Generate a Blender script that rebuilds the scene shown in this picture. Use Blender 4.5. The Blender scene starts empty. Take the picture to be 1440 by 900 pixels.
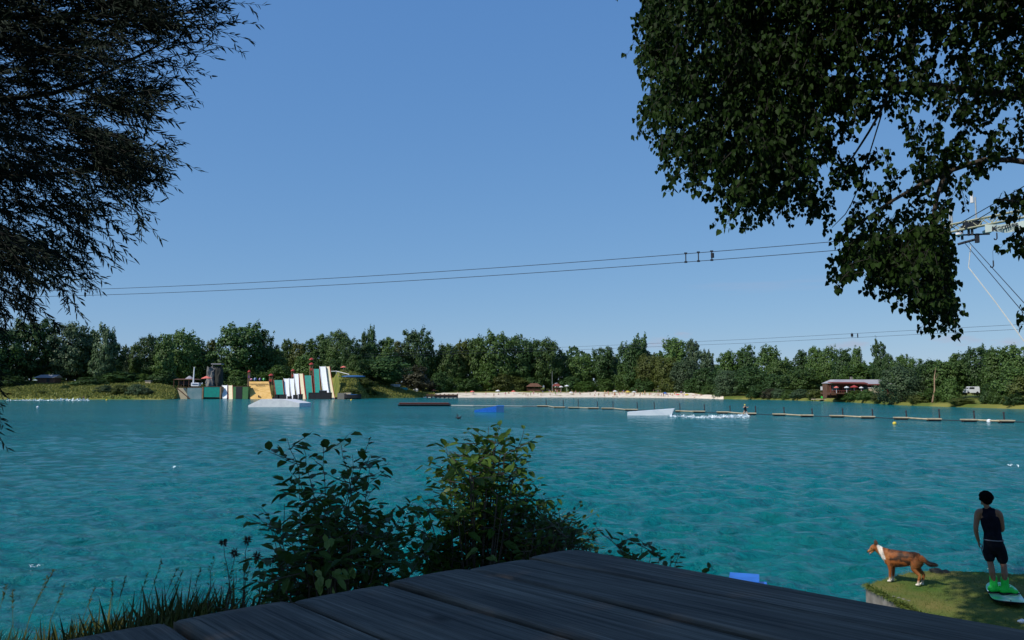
import bpy, bmesh, math, random
import numpy as np
from mathutils import Vector, Matrix
random.seed(7)
rng = np.random.default_rng(11)
R = math.radians
S = bpy.context.scene
COL = S.collection
# ------------------------------------------------------------------ camera model (photo pixels 1440x900, horizon at y=548)
CAMZ, FPX, HOR = 3.7, 1120.0, 548.0
PITCH = math.atan((HOR-450)/FPX)
def ray(px, py):
    u = (px-720)/FPX; v = (450-py)/FPX
    c, s = math.cos(PITCH), math.sin(PITCH)
    return Vector((u, c - v*s, s + v*c))
def P(px, py, Y):
    d = ray(px, py); return Vector((0, 0, CAMZ)) + d*(Y/d.y)
def G(px, py, z=0.0):
    d = ray(px, py); return Vector((0, 0, CAMZ)) + d*((z-CAMZ)/d.z)
cam_d = bpy.data.cameras.new('camera'); cam = bpy.data.objects.new('camera', cam_d); COL.objects.link(cam)
cam_d.sensor_width = 36; cam_d.lens = 36*FPX/1440; cam_d.clip_start = .05; cam_d.clip_end = 12000
cam.location = (0, 0, CAMZ); cam.rotation_euler = (math.pi/2+PITCH, 0, 0)
S.camera = cam
# ------------------------------------------------------------------ light
SUN = Vector((-.58, -.42, .70)).normalized()
elev = math.asin(SUN.z)
w = bpy.data.worlds.new("World"); S.world = w; w.use_nodes = True
nt = w.node_tree; nt.nodes.clear()
def N(nt, t, **k):
    n = nt.nodes.new(t)
    for a, b in k.items():
        if a in n.inputs.keys(): n.inputs[a].default_value = b
        else: setattr(n, a, b)
    return n
def L(nt, a, b): nt.links.new(a, b)
sky = N(nt, 'ShaderNodeTexSky', sky_type='NISHITA', sun_disc=False)
sky.sun_elevation = elev; sky.sun_rotation = math.atan2(SUN.x, SUN.y)
sky.altitude = 300; sky.air_density = .85; sky.dust_density = 0.12; sky.ozone_density = 6.0
bg = N(nt, 'ShaderNodeBackground'); bg.inputs[1].default_value = 0.12
out = N(nt, 'ShaderNodeOutputWorld')
tc = N(nt, 'ShaderNodeTexCoord')
sp = N(nt, 'ShaderNodeSeparateColor'); L(nt, sky.outputs[0], sp.inputs[0]); cbn = N(nt, 'ShaderNodeCombineColor')
for i_, (g_, a_) in enumerate(((.65, 1.05), (.47, 1.755), (.25, 3.44))):   # camera-like response of the hazy summer sky
    pw_ = N(nt, 'ShaderNodeMath', operation='POWER'); L(nt, sp.outputs[i_], pw_.inputs[0]); pw_.inputs[1].default_value = g_
    ml_ = N(nt, 'ShaderNodeMath', operation='MULTIPLY'); L(nt, pw_.outputs[0], ml_.inputs[0]); ml_.inputs[1].default_value = a_; L(nt, ml_.outputs[0], cbn.inputs[i_])
cur = cbn.outputs[0]
def puff(cur, px, py, wx, wz, amt, seed):
    d = ray(px, py).normalized()
    sub = N(nt, 'ShaderNodeVectorMath', operation='SUBTRACT'); L(nt, tc.outputs['Generated'], sub.inputs[0]); sub.inputs[1].default_value = d
    mul = N(nt, 'ShaderNodeVectorMath', operation='MULTIPLY'); L(nt, sub.outputs[0], mul.inputs[0]); mul.inputs[1].default_value = (1/wx, 1/wx, 1/wz)
    ln = N(nt, 'ShaderNodeVectorMath', operation='LENGTH'); L(nt, mul.outputs[0], ln.inputs[0])
    no = N(nt, 'ShaderNodeTexNoise', Scale=1.6, Detail=5.0, noise_dimensions='4D', W=seed); L(nt, mul.outputs[0], no.inputs['Vector'])
    a = N(nt, 'ShaderNodeMath', operation='MULTIPLY_ADD'); L(nt, no.outputs[0], a.inputs[0]); a.inputs[1].default_value = 2.6; a.inputs[2].default_value = -0.45
    b = N(nt, 'ShaderNodeMath', operation='SUBTRACT'); L(nt, a.outputs[0], b.inputs[0]); L(nt, ln.outputs[1], b.inputs[1]); b.use_clamp = True
    c = N(nt, 'ShaderNodeMath', operation='MULTIPLY'); L(nt, b.outputs[0], c.inputs[0]); c.inputs[1].default_value = amt
    mx = N(nt, 'ShaderNodeMix', data_type='RGBA'); L(nt, c.outputs[0], mx.inputs['Factor'])
    L(nt, cur, mx.inputs['A']); mx.inputs['B'].default_value = (3.7, 3.6, 4.5, 1)
    return mx.outputs['Result']
for a in ((930, 482, .022, .009, .5, 1.), (960, 470, .02, .005, .35, 3.), (1195, 486, .03, .009, .5, 5.), (1350, 478, .028, .008, .45, 8.), (1420, 482, .02, .006, .4, 9.), (1080, 402, .12, .010, .16, 12.)):
    cur = puff(cur, *a)
L(nt, cur, bg.inputs[0]); L(nt, bg.outputs[0], out.inputs[0])
sl = bpy.data.lights.new('sun', 'SUN'); so = bpy.data.objects.new('sun', sl); COL.objects.link(so)
sl.energy = 4.2; sl.angle = R(.53); sl.color = (1, .945, .86)
so.rotation_euler = SUN.to_track_quat('Z', 'Y').to_euler()
S.view_settings.view_transform = 'Standard'; S.view_settings.look = 'None'; S.view_settings.gamma = 1
S.view_settings.exposure = 0.0
# ------------------------------------------------------------------ materials
def mat(name, c1, c2=None, scale=5.0, rough=.7, bump=0.0, spec=.3, stretch=(1, 1, 1), detail=6, lo=.35, hi=.65, metal=0.0, coords='Object'):
    m = bpy.data.materials.new(name); m.use_nodes = True; t = m.node_tree; b = t.nodes['Principled BSDF']
    b.inputs['Roughness'].default_value = rough; b.inputs['Specular IOR Level'].default_value = spec; b.inputs['Metallic'].default_value = metal
    if c2 is None: c2 = tuple(x*.82 for x in c1)
    co = N(t, 'ShaderNodeTexCoord'); mp = N(t, 'ShaderNodeMapping', Scale=stretch); L(t, co.outputs[coords], mp.inputs[0])
    no = N(t, 'ShaderNodeTexNoise', Scale=scale, Detail=float(detail)); L(t, mp.outputs[0], no.inputs['Vector'])
    r = N(t, 'ShaderNodeValToRGB'); L(t, no.outputs[0], r.inputs[0])
    r.color_ramp.elements[0].position = lo; r.color_ramp.elements[1].position = hi
    r.color_ramp.elements[0].color = (*c1, 1); r.color_ramp.elements[1].color = (*c2, 1)
    L(t, r.outputs[0], b.inputs['Base Color'])
    if bump:
        bp = N(t, 'ShaderNodeBump', Strength=bump, Distance=.012); L(t, no.outputs[0], bp.inputs['Height']); L(t, bp.outputs[0], b.inputs['Normal'])
    return m
def leafmat(name, c1, c2, trans=.3, rough=.5, spec=.3, nscale=.25, oi=.25):
    m = bpy.data.materials.new(name); m.use_nodes = True; t = m.node_tree; b = t.nodes['Principled BSDF']
    b.inputs['Roughness'].default_value = rough; b.inputs['Specular IOR Level'].default_value = spec
    g = N(t, 'ShaderNodeNewGeometry'); o = N(t, 'ShaderNodeObjectInfo')
    no = N(t, 'ShaderNodeTexNoise', Scale=nscale, Detail=3.0); L(t, g.outputs['Position'], no.inputs['Vector'])
    ad = N(t, 'ShaderNodeMath', operation='ADD'); L(t, g.outputs['Random Per Island'], ad.inputs[0]); L(t, no.outputs[0], ad.inputs[1])
    hf = N(t, 'ShaderNodeMath', operation='MULTIPLY_ADD'); L(t, ad.outputs[0], hf.inputs[0]); hf.inputs[1].default_value = .55; hf.inputs[2].default_value = -.02
    mx = N(t, 'ShaderNodeMix', data_type='RGBA'); L(t, hf.outputs[0], mx.inputs['Factor']); mx.inputs['A'].default_value = (*c1, 1); mx.inputs['B'].default_value = (*c2, 1)
    hv = N(t, 'ShaderNodeHueSaturation')
    a1 = N(t, 'ShaderNodeMath', operation='MULTIPLY_ADD'); L(t, o.outputs['Random'], a1.inputs[0]); a1.inputs[1].default_value = oi*2; a1.inputs[2].default_value = 1-oi
    L(t, a1.outputs[0], hv.inputs['Value']); L(t, mx.outputs['Result'], hv.inputs['Color'])
    L(t, hv.outputs[0], b.inputs['Base Color'])
    tr = N(t, 'ShaderNodeBsdfTranslucent'); L(t, hv.outputs[0], tr.inputs[0])
    ms = N(t, 'ShaderNodeMixShader'); ms.inputs[0].default_value = trans
    L(t, b.outputs[0], ms.inputs[1]); L(t, tr.outputs[0], ms.inputs[2]); L(t, ms.outputs[0], t.nodes['Material Output'].inputs[0])
    return m
M = {}
M['leaf_dark'] = leafmat('foliage_dark', (.024, .058, .015), (.07, .135, .034), .25)
M['leaf_mid'] = leafmat('foliage_mid', (.036, .082, .016), (.108, .18, .04), .25)
M['leaf_olive'] = leafmat('foliage_olive', (.055, .076, .014), (.125, .15, .032), .25)
M['leaf_pale'] = leafmat('foliage_pale', (.045, .08, .035), (.10, .155, .07), .25)
M['leaf_bright'] = leafmat('foliage_bright', (.04, .085, .016), (.085, .155, .025), .3)
M['leaf_brown'] = leafmat('foliage_brownish', (.035, .036, .018), (.06, .06, .028), .2)
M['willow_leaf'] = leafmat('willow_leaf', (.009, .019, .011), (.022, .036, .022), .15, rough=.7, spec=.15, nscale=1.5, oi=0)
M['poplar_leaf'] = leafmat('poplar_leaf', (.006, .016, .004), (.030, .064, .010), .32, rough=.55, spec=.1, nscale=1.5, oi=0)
M['shrub_leaf'] = leafmat('shrub_leaf', (.032, .065, .014), (.10, .17, .032), .35, rough=.45, nscale=3, oi=.1)
M['shrub_light'] = leafmat('shrub_leaf_light', (.12, .2, .04), (.2, .28, .08), .4, rough=.45, nscale=3, oi=.1)
M['grass_blade'] = leafmat('grass_blade', (.045, .075, .014), (.17, .16, .04), .3, nscale=2.5, oi=0)
M['bark'] = mat('bark', (.05, .04, .03), (.11, .09, .07), 6, .9, .5, stretch=(1, 1, .3))
M['twig'] = mat('twig_bark', (.014, .014, .012), (.03, .028, .022), 9, .9)
M['bark_pale'] = mat('dead_bark', (.2, .13, .08), (.3, .2, .12), 3, .9, .2, stretch=(1, 1, .3))
M['soil'] = mat('bank_soil', (.035, .03, .02), (.04, .05, .02), 4, .95, .6)
M['meadow'] = mat('meadow', (.10, .13, .028), (.21, .20, .05), .11, .95, 0, detail=9, lo=.4, hi=.62, spec=.1)
M['sand'] = mat('beach_sand', (.62, .53, .41), (.74, .65, .53), .4, .95, 0, spec=.1)
M['white'] = mat('white_panel', (.8, .82, .84), (.74, .77, .8), .8, .45)
M['offwhite'] = mat('weathered_white', (.76, .75, .73), (.66, .65, .65), 1.2, .5)
M['cream'] = mat('cream_panel', (.75, .68, .46), (.7, .62, .38), .8, .5)
M['teal'] = mat('teal_mat', (.005, .26, .2), (.008, .2, .17), .9, .5)
M['green_wall'] = mat('green_wall', (.06, .17, .06), (.08, .2, .07), .9, .7)
M['plywood'] = mat('yellow_plywood', (.62, .36, .09), (.74, .46, .16), .7, .6, stretch=(1, 1, 3))
M['black'] = mat('black_rubber', (.012, .012, .015), (.025, .025, .03), 3, .6)
M['concrete'] = mat('concrete', (.13, .12, .10), (.27, .25, .22), 5, .9, .5, detail=9)
M['bluegrey'] = mat('blue_grey_wall', (.12, .22, .24), (.2, .28, .3), .5, .8)
M['beige'] = mat('beige_planks', (.5, .42, .28), (.42, .35, .24), .8, .8)
M['redpaint'] = mat('red_paint', (.42, .05, .04), (.3, .04, .03), 2, .5)
M['coral'] = mat('coral_cloth', (.75, .2, .15), (.65, .15, .12), 2, .8)
M['pink'] = mat('pink_plastic', (.75, .2, .35), None, 2, .4)
M['purple'] = mat('purple_plastic', (.13, .05, .25), None, 2, .4)
M['bluep'] = mat('blue_plastic', (.02, .16, .62), (.015, .12, .5), 4, .35, spec=.5)
M['bluedark'] = mat('blue_float', (.03, .12, .3), None, 4, .4)
M['greenp'] = mat('green_plastic', (.05, .5, .08), None, 4, .4)
M['rock'] = mat('rock', (.1, .1, .1), (.26, .25, .23), 1.2, .95, .8, detail=10)
M['rock_near'] = mat('rock_near', (.02, .022, .018), (.06, .06, .05), 7, .95, .8, detail=10)  # tone lowered so the turf mound carries its shade in the colour
M['roof'] = mat('grey_roof', (.3, .29, .32), (.36, .35, .37), .6, .8)
M['brownwood'] = mat('brown_wood', (.1, .05, .03), (.16, .08, .05), 1.5, .8)
M['redwood'] = mat('red_wood', (.17, .045, .035), (.22, .06, .045), 1.5, .7)
M['pont'] = mat('pontoon_planks', (.42, .33, .2), (.55, .46, .32), 1.5, .8)
M['darkwood'] = mat('dark_raft', (.03, .022, .025), (.06, .04, .045), 1.5, .7)
M['steel'] = mat('galvanised_steel', (.34, .36, .36), (.45, .47, .46), 6, .5, metal=.3)
M['olivesteel'] = mat('painted_steel', (.32, .33, .22), (.42, .42, .3), 6, .55)
M['cable'] = mat('steel_cable', (.03, .035, .045), None, 6, .6)
M['rope'] = mat('pale_rope', (.5, .5, .45), None, 6, .8)
M['foam'] = mat('foam', (.8, .85, .88), (.6, .75, .8), 2, .8)
M['turf'] = mat('turf', (.05, .115, .018), (.17, .15, .045), 1.3, .98, .7, detail=12, lo=.3, hi=.7, spec=.08)
M['skin'] = mat('skin', (.27, .13, .075), (.33, .165, .1), 8, .5)
M['skin_light'] = mat('skin_light', (.5, .29, .2), None, 8, .55)
M['hair'] = mat('black_hair', (.004, .004, .004), (.009, .008, .008), 40, .95, .3, spec=.02)
M['shirt'] = mat('black_cotton', (.006, .007, .014), (.012, .013, .024), 12, .9, .2, spec=.1)
M['shortsm'] = mat('black_shorts', (.007, .007, .01), (.014, .014, .02), 12, .85, .2, spec=.15)
M['neon'] = mat('neon_green', (.015, .62, .06), (.03, .72, .1), 14, .4)
M['boardtop'] = mat('board_top', (.12, .75, .25), (.6, .85, .68), 4, .3, lo=.42, hi=.6, spec=.5)
M['red_cloth'] = mat('red_cloth', (.5, .04, .04), None, 3, .8)
M['blue_cloth'] = mat('blue_cloth', (.04, .1, .4), None, 3, .8)
M['yellow_cloth'] = mat('yellow_cloth', (.7, .55, .08), None, 3, .8)
# ------------------------------------------------------------------ mesh helpers
class MB:
    def __init__(s): s.v = []; s.l = []; s.t = []; s.m = []; s.n = 0
    def add(s, verts, faces, mi=0):
        verts = np.asarray(verts, float).reshape(-1, 3)
        if isinstance(faces, np.ndarray):
            s.l.append((faces+s.n).ravel()); s.t.append(np.full(len(faces), faces.shape[1])); s.m.append(np.full(len(faces), mi))
        else:
            s.l.append(np.array([i+s.n for f in faces for i in f])); s.t.append(np.array([len(f) for f in faces])); s.m.append(np.full(len(faces), mi))
        s.v.append(verts); s.n += len(verts); return s
    def mesh(s, name, mats, smooth=False):
        me = bpy.data.meshes.new(name)
        v = np.concatenate(s.v); l = np.concatenate(s.l).astype(np.int32); t = np.concatenate(s.t).astype(np.int32); m = np.concatenate(s.m).astype(np.int32)
        me.vertices.add(len(v)); me.vertices.foreach_set('co', v.ravel())
        me.loops.add(len(l)); me.loops.foreach_set('vertex_index', l)
        me.polygons.add(len(t)); st = np.concatenate(([0], np.cumsum(t)[:-1])).astype(np.int32)
        me.polygons.foreach_set('loop_start', st); me.polygons.foreach_set('loop_total', t)
        for q in (mats if isinstance(mats, (list, tuple)) else [mats]): me.materials.append(M[q] if isinstance(q, str) else q)
        me.polygons.foreach_set('material_index', m)
        me.polygons.foreach_set('use_smooth', np.full(len(t), smooth))
        me.update(calc_edges=True); me.validate(); return me
    def box(s, c, d, mi=0, rot=None):
        x, y, z = [q/2 for q in d]
        v = np.array([(a*x, b*y, e*z) for a in (-1, 1) for b in (-1, 1) for e in (-1, 1)])
        if rot is not None: v = v @ np.array(rot.to_3x3()).T
        return s.add(v+np.array(c), [(0, 1, 3, 2), (4, 6, 7, 5), (0, 4, 5, 1), (2, 3, 7, 6), (0, 2, 6, 4), (1, 5, 7, 3)], mi)
    def hexa(s, pts, mi=0):  # 8 points: bottom 4 (ccw), top 4
        return s.add(pts, [(3, 2, 1, 0), (4, 5, 6, 7), (0, 1, 5, 4), (1, 2, 6, 5), (2, 3, 7, 6), (3, 0, 4, 7)], mi)
    def tube(s, pts, rad, n=6, mi=0, sx=1.0, caps=True, side=None):
        pts = [Vector(p) for p in pts]; k = len(pts)
        if not hasattr(rad, '__len__'): rad = [rad]*k
        vs = []; up = None
        for i, p in enumerate(pts):
            d = (pts[min(i+1, k-1)]-pts[max(i-1, 0)]).normalized()
            if side is not None: a = Vector(side); a = (a-d*a.dot(d)).normalized()
            else:
                if up is None: up = Vector((0, 0, 1)) if abs(d.z) < .9 else Vector((1, 0, 0))
                a = d.cross(up).normalized(); up = a.cross(d)
            b = d.cross(a)
            r = rad[i]; ra, rb = (r if hasattr(r, '__len__') else (r*sx, r))
            for j in range(n):
                t = 2*math.pi*j/n; vs.append(p+a*math.cos(t)*ra+b*math.sin(t)*rb)
        fs = [(i*n+j, i*n+(j+1) % n, (i+1)*n+(j+1) % n, (i+1)*n+j) for i in range(k-1) for j in range(n)]
        if caps: fs += [tuple(range(n))[::-1], tuple((k-1)*n+j for j in range(n))]
        return s.add([tuple(q) for q in vs], fs, mi)
    def ball(s, c, r, mi=0, nu=12, nv=8, rot=None):
        if not hasattr(r, '__len__'): r = (r, r, r)
        vs = [(0, 0, 1)]+[(math.sin(math.pi*i/nv)*math.cos(2*math.pi*j/nu), math.sin(math.pi*i/nv)*math.sin(2*math.pi*j/nu), math.cos(math.pi*i/nv)) for i in range(1, nv) for j in range(nu)]+[(0, 0, -1)]
        v = np.array(vs)*np.array(r)
        if rot is not None: v = v @ np.array(rot.to_3x3()).T
        f = [(0, 1+j, 1+(j+1) % nu) for j in range(nu)]
        for i in range(nv-2):
            for j in range(nu): a = 1+i*nu; f.append((a+j, a+nu+j, a+nu+(j+1) % nu, a+(j+1) % nu))
        e = len(vs)-1; a = 1+(nv-2)*nu
        f += [(e, a+(j+1) % nu, a+j) for j in range(nu)]
        return s.add(v+np.array(c), f, mi)
    def cone(s, c, r0, r1, h, n=12, mi=0): return s.tube([c, Vector(c)+Vector((0, 0, h))], [r0, r1], n, mi)
def link(name, me, parent=None, loc=None):
    o = bpy.data.objects.new(name, me); COL.objects.link(o)
    if parent is not None: o.parent = parent
    if loc is not None: o.location = loc
    return o
def tag(o, label=None, cat=None, group=None, kind=None):
    if label: o['label'] = label
    if cat: o['category'] = cat
    if group: o['group'] = group
    if kind: o['kind'] = kind
    return o
def thing(name, label, cat, loc=(0, 0, 0), rz=0, group=None):
    o = bpy.data.objects.new(name, None); COL.objects.link(o); o.location = loc; o.rotation_euler = (0, 0, rz); o.empty_display_size = .2
    return tag(o, label, cat, group)
def copy_tree(o, parent=None):
    c = o.copy(); COL.objects.link(c)
    if parent is not None: c.parent = parent
    for ch in o.children: copy_tree(ch, c)
    return c
def remeshed(mb, name, mats, voxel, smooth=6, fac=.5):
    me = mb.mesh(name+'_raw', mats); o = bpy.data.objects.new('tmp', me); COL.objects.link(o)
    m = o.modifiers.new('r', 'REMESH'); m.mode = 'VOXEL'; m.voxel_size = voxel; m.use_smooth_shade = True
    if smooth: q = o.modifiers.new('s', 'SMOOTH'); q.iterations = smooth; q.factor = fac
    dg = bpy.context.evaluated_depsgraph_get(); r = bpy.data.meshes.new_from_object(o.evaluated_get(dg)); r.name = name
    bpy.data.objects.remove(o)
    if not r.materials: r.materials.append(M[mats] if isinstance(mats, str) else M[mats[0]])
    r.polygons.foreach_set('use_smooth', np.full(len(r.polygons), True)); return r
def bevel(me, w=.01, seg=2):
    bm = bmesh.new(); bm.from_mesh(me)
    bmesh.ops.bevel(bm, geom=list(bm.edges), offset=w, segments=seg, affect='EDGES', clamp_overlap=True)
    bm.to_mesh(me); bm.free(); return me
def nrm(a): return a/np.maximum(np.linalg.norm(a, axis=-1, keepdims=True), 1e-9)
SHAPES = {'willow': ((.28, .5), (.7, .36)), 'heart': ((.18, .5), (.55, .40)), 'oval': ((.25, .42), (.68, .36)), 'clump': ((.1, .5), (.8, .5))}
def leaves(mb, base, d, nn, Ln, W, shape='willow', fold=.12, mi=0, curl=0.0):
    base, d, nn = [np.asarray(q, float) for q in (base, d, nn)]
    d = nrm(d); s = nrm(np.cross(d, nn)); n = np.cross(s, d)
    Ln = np.broadcast_to(Ln, (len(base),))[:, None]; W = np.broadcast_to(W, (len(base),))[:, None]
    (a, wa), (b, wb) = SHAPES[shape]
    up = n*W*fold; cu = n*Ln*curl
    v = np.stack([base, base+d*Ln*a+s*W*wa+up, base+d*Ln*b+s*W*wb+up-cu*.5, base+d*Ln-cu, base+d*Ln*b-s*W*wb+up-cu*.5, base+d*Ln*a-s*W*wa+up], 1).reshape(-1, 3)
    i = np.arange(len(base))[:, None]*6
    f = np.concatenate([i+np.array([[0, 1, 2, 3]]), i+np.array([[0, 3, 4, 5]])])
    mb.add(v, f, mi)
def segs(mb, a, b, ra, rb, mi=1):   # many thin 3-sided twigs at once
    a, b = np.asarray(a), np.asarray(b); d = nrm(b-a); ref = np.where(np.abs(d[:, 2:3]) < .9, [[0, 0, 1.]], [[1., 0, 0]])
    s = nrm(np.cross(d, ref)); t = np.cross(d, s)
    ra = np.broadcast_to(ra, (len(a),))[:, None]; rb = np.broadcast_to(rb, (len(a),))[:, None]
    rings = [p+ (s*math.cos(q)+t*math.sin(q))*r for p, r in ((a, ra), (b, rb)) for q in (0, 2.094, 4.189)]
    v = np.stack(rings, 1).reshape(-1, 3); i = np.arange(len(a))[:, None]*6
    f = np.concatenate([i+np.array([[0, 1, 4, 3]]), i+np.array([[1, 2, 5, 4]]), i+np.array([[2, 0, 3, 5]])]); mb.add(v, f, mi)
def inpoly(x, y, poly):
    r = np.zeros(len(x), bool); n = len(poly)
    for i in range(n):
        x0, y0 = poly[i]; x1, y1 = poly[(i+1) % n]
        c = ((y0 > y) != (y1 > y)) & (x < (x1-x0)*(y-y0)/(y1-y0+1e-9)+x0); r ^= c
    return r
# ================================================================== SETTING: water, land, beach, near bank
SH = [(-3500, 562), (-1500, 562), (-300, 561.5), (0, 561.5), (246, 561.7), (256, 559.3), (472, 559.3), (480, 561), (500, 561), (520, 560), (560, 559.6), (600, 559), (850, 558.5), (980, 560), (1010, 561), (1100, 562.5), (1160, 564), (1200, 566), (1260, 569.5), (1330, 572), (1400, 574), (1440, 575), (1700, 581), (3500, 600), (6000, 615)]
SHX = [a for a, b in SH]; SHY = [b for a, b in SH]
def shoreY(px): return CAMZ*FPX/(np.interp(px, SHX, SHY)-HOR)
SS = [-6, 0, 2, 8, 15, 30, 60, 90, 200, 600, 4000]
PR = {-3500: [-2, 0, .8, 2, 3.2, 4.6, 6.8, 8, 8.5, 9, 10], 225: [-2, 0, .8, 2, 3.2, 4.6, 6.8, 8, 8.5, 9, 10], 250: [-2, 0, .7, 1.3, 1.8, 3, 5, 6, 7, 8, 10], 260: [-2, 0, .5, 1.4, 2.2, 3.2, 5, 6, 7, 8, 10], 440: [-2, 0, .5, 1.6, 3, 6, 9, 10, 10, 10, 10], 470: [-2, 0, .8, 2, 4, 9, 12, 12, 10, 10, 10],
      480: [-2, 0, 1.3, 3, 6, 12, 13, 12, 11, 10, 10], 530: [-2, 0, 1.2, 2.6, 4.5, 9, 10, 9.5, 9, 9, 10], 575: [-2, 0, .8, 1.5, 2, 4, 6, 6, 7, 8, 10], 605: [-2, 0, .3, .9, 1.5, 2.5, 3.6, 4.2, 5, 7, 10],
      970: [-2, 0, .3, .9, 1.4, 2.6, 3.6, 4, 5, 7, 10], 1015: [-2, 0, .7, 1.1, 1.5, 2, 3, 3.5, 5, 7, 10], 6000: [-2, 0, .7, 1.2, 1.6, 2.2, 3, 3.5, 5, 7, 10]}
PK = sorted(PR); PA = np.array([PR[k] for k in PK], float)
def landz(px, s):
    col = np.array([np.interp(px, PK, PA[:, j]) for j in range(len(SS))]); return float(np.interp(s, SS, col))
def land(px, s, dz=0):
    a = (px-720)/FPX; Y = float(shoreY(px)); nn = math.sqrt(1+a*a)
    return Vector((a*(Y+s/nn), Y+s/nn, landz(px, s)+dz))
def strip(name, pxs, ss, dz, m, wob=.25):
    mb = MB(); v = []
    for i, p in enumerate(pxs):
        for j, s in enumerate(ss):
            q = land(p, s, dz); 
            if s > 3: q.z += wob*math.sin(q.x*.21+s)*math.cos(q.x*.07-s*.13)
            v.append(tuple(q))
    k = len(ss); f = [(i*k+j, (i+1)*k+j, (i+1)*k+j+1, i*k+j+1) for i in range(len(pxs)-1) for j in range(k-1)]
    return link(name, mb.add(v, f).mesh(name, m, True))
pxs = sorted(set(list(range(-3500, -300, 200))+list(range(-300, 1700, 10))+list(range(1700, 6001, 200))))
tag(strip('meadow_ground', pxs, [-6, -2, 0, 1, 2, 4, 8, 12, 16, 22, 30, 40, 50, 60, 75, 90, 130, 200, 350, 600, 1500, 4000], 0, 'meadow'), kind='structure')
mb = MB(); v = []; pp = list(range(596, 1017, 4)); kk = 14
for p in pp:
    t = min(1, (p-592)/60, (1018-p)/110); wd = 5+19*min(1, max(t, 0)*1.6)**.7
    for j in range(kk):
        q = land(p, -.6+wd*j/(kk-1), .16); s = -.6+wd*j/(kk-1)
        if s > 3: q.z += .25*math.sin(q.x*.21+s)*math.cos(q.x*.07-s*.13)
        v.append(tuple(q))
f = [(i*kk+j, (i+1)*kk+j, (i+1)*kk+j+1, i*kk+j+1) for i in range(len(pp)-1) for j in range(kk-1)]
tag(link('beach', mb.add(v, f).mesh('beach', 'sand', True)), kind='structure')
# water: real waves near by, bump farther out
rr = np.exp(np.linspace(math.log(4.2), math.log(520), 760)); th = np.radians(np.linspace(-62, 62, 760))
RR, TH = np.meshgrid(rr, th, indexing='ij'); X = RR*np.sin(TH); Y = RR*np.cos(TH); Z = np.zeros_like(X)
step = np.maximum(RR*.0065, RR*.0029)
for k in range(64):
    lam = 0.2*(10.5**rng.random()); a = rng.normal(-.2, .52); kx, ky = math.sin(a)*2*math.pi/lam, math.cos(a)*2*math.pi/lam
    amp = .020*min(lam, 1.2)**.85*(.6+.8*rng.random()); ph = rng.random()*6.28
    att = np.clip(lam/(step*3)-.6, 0, 1)
    w1 = kx*X+ky*Y+ph+.9*np.sin(X*.33+k)+.8*np.sin(Y*.27+2*k)+.7*np.sin(X*1.1+Y*.6+3*k)
    Z += amp*att*(1-2*np.abs(np.sin(w1/2)))*.4 + amp*att*np.sin(w1)*.65
gust = .65+.35*np.sin(X*.11+1.3*np.sin(Y*.05))*np.sin(Y*.07+.8*np.sin(X*.06)); Z *= gust*np.clip((RR-4)/5, .3, 1)
n1, n2 = X.shape; idx = np.arange(n1*n2).reshape(n1, n2)
f = np.stack([idx[:-1, :-1], idx[1:, :-1], idx[1:, 1:], idx[:-1, 1:]], -1).reshape(-1, 4)[:, ::-1]
mw = bpy.data.materials.new('lake_water'); mw.use_nodes = True; t = mw.node_tree; b = t.nodes['Principled BSDF']
b.inputs['Roughness'].default_value = .12; b.inputs['IOR'].default_value = 1.33; b.inputs['Specular IOR Level'].default_value = .32
co = N(t, 'ShaderNodeTexCoord')
mp = N(t, 'ShaderNodeMapping', Scale=(.02, .05, .05)); L(t, co.outputs['Object'], mp.inputs[0])
no = N(t, 'ShaderNodeTexNoise', Scale=1.0, Detail=4.0); L(t, mp.outputs[0], no.inputs['Vector'])
cr = N(t, 'ShaderNodeValToRGB'); L(t, no.outputs[0], cr.inputs[0]); cr.color_ramp.elements[0].position = .35; cr.color_ramp.elements[1].position = .7
cr.color_ramp.elements[0].color = (0, .121, .136, 1); cr.color_ramp.elements[1].color = (0, .155, .165, 1); L(t, cr.outputs[0], b.inputs['Base Color'])
mp1 = N(t, 'ShaderNodeMapping', Scale=(1.3, 1.9, 1), Rotation=(0, 0, .3)); L(t, co.outputs['Object'], mp1.inputs[0])
n1_ = N(t, 'ShaderNodeTexNoise', Scale=1.5, Detail=7.0, Roughness=.62); L(t, mp1.outputs[0], n1_.inputs['Vector'])
mp2 = N(t, 'ShaderNodeMapping', Scale=(.35, .5, 1), Rotation=(0, 0, .25)); L(t, co.outputs['Object'], mp2.inputs[0])
n2_ = N(t, 'ShaderNodeTexNoise', Scale=1.0, Detail=4.0); L(t, mp2.outputs[0], n2_.inputs['Vector'])
b1 = N(t, 'ShaderNodeBump', Strength=1.0, Distance=.32); L(t, n1_.outputs[0], b1.inputs['Height'])
b2 = N(t, 'ShaderNodeBump', Strength=1.0, Distance=.7); L(t, n2_.outputs[0], b2.inputs['Height']); L(t, b1.outputs[0], b2.inputs['Normal'])
L(t, b2.outputs[0], b.inputs['Normal'])
lake = link('lake_water', MB().add(np.stack([X, Y, Z], -1).reshape(-1, 3), f).mesh('lake_water', mw, True)); tag(lake, kind='structure')
# lake bed / ground sheet to the horizon under everything
tag(link('lake_bed', MB().add([(-6000, -3000, -2.5), (6000, -3000, -2.5), (6000, 6000, -2.5), (-6000, 6000, -2.5)], [(0, 1, 2, 3)]).mesh('lake_bed', 'soil')), kind='structure')
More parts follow.
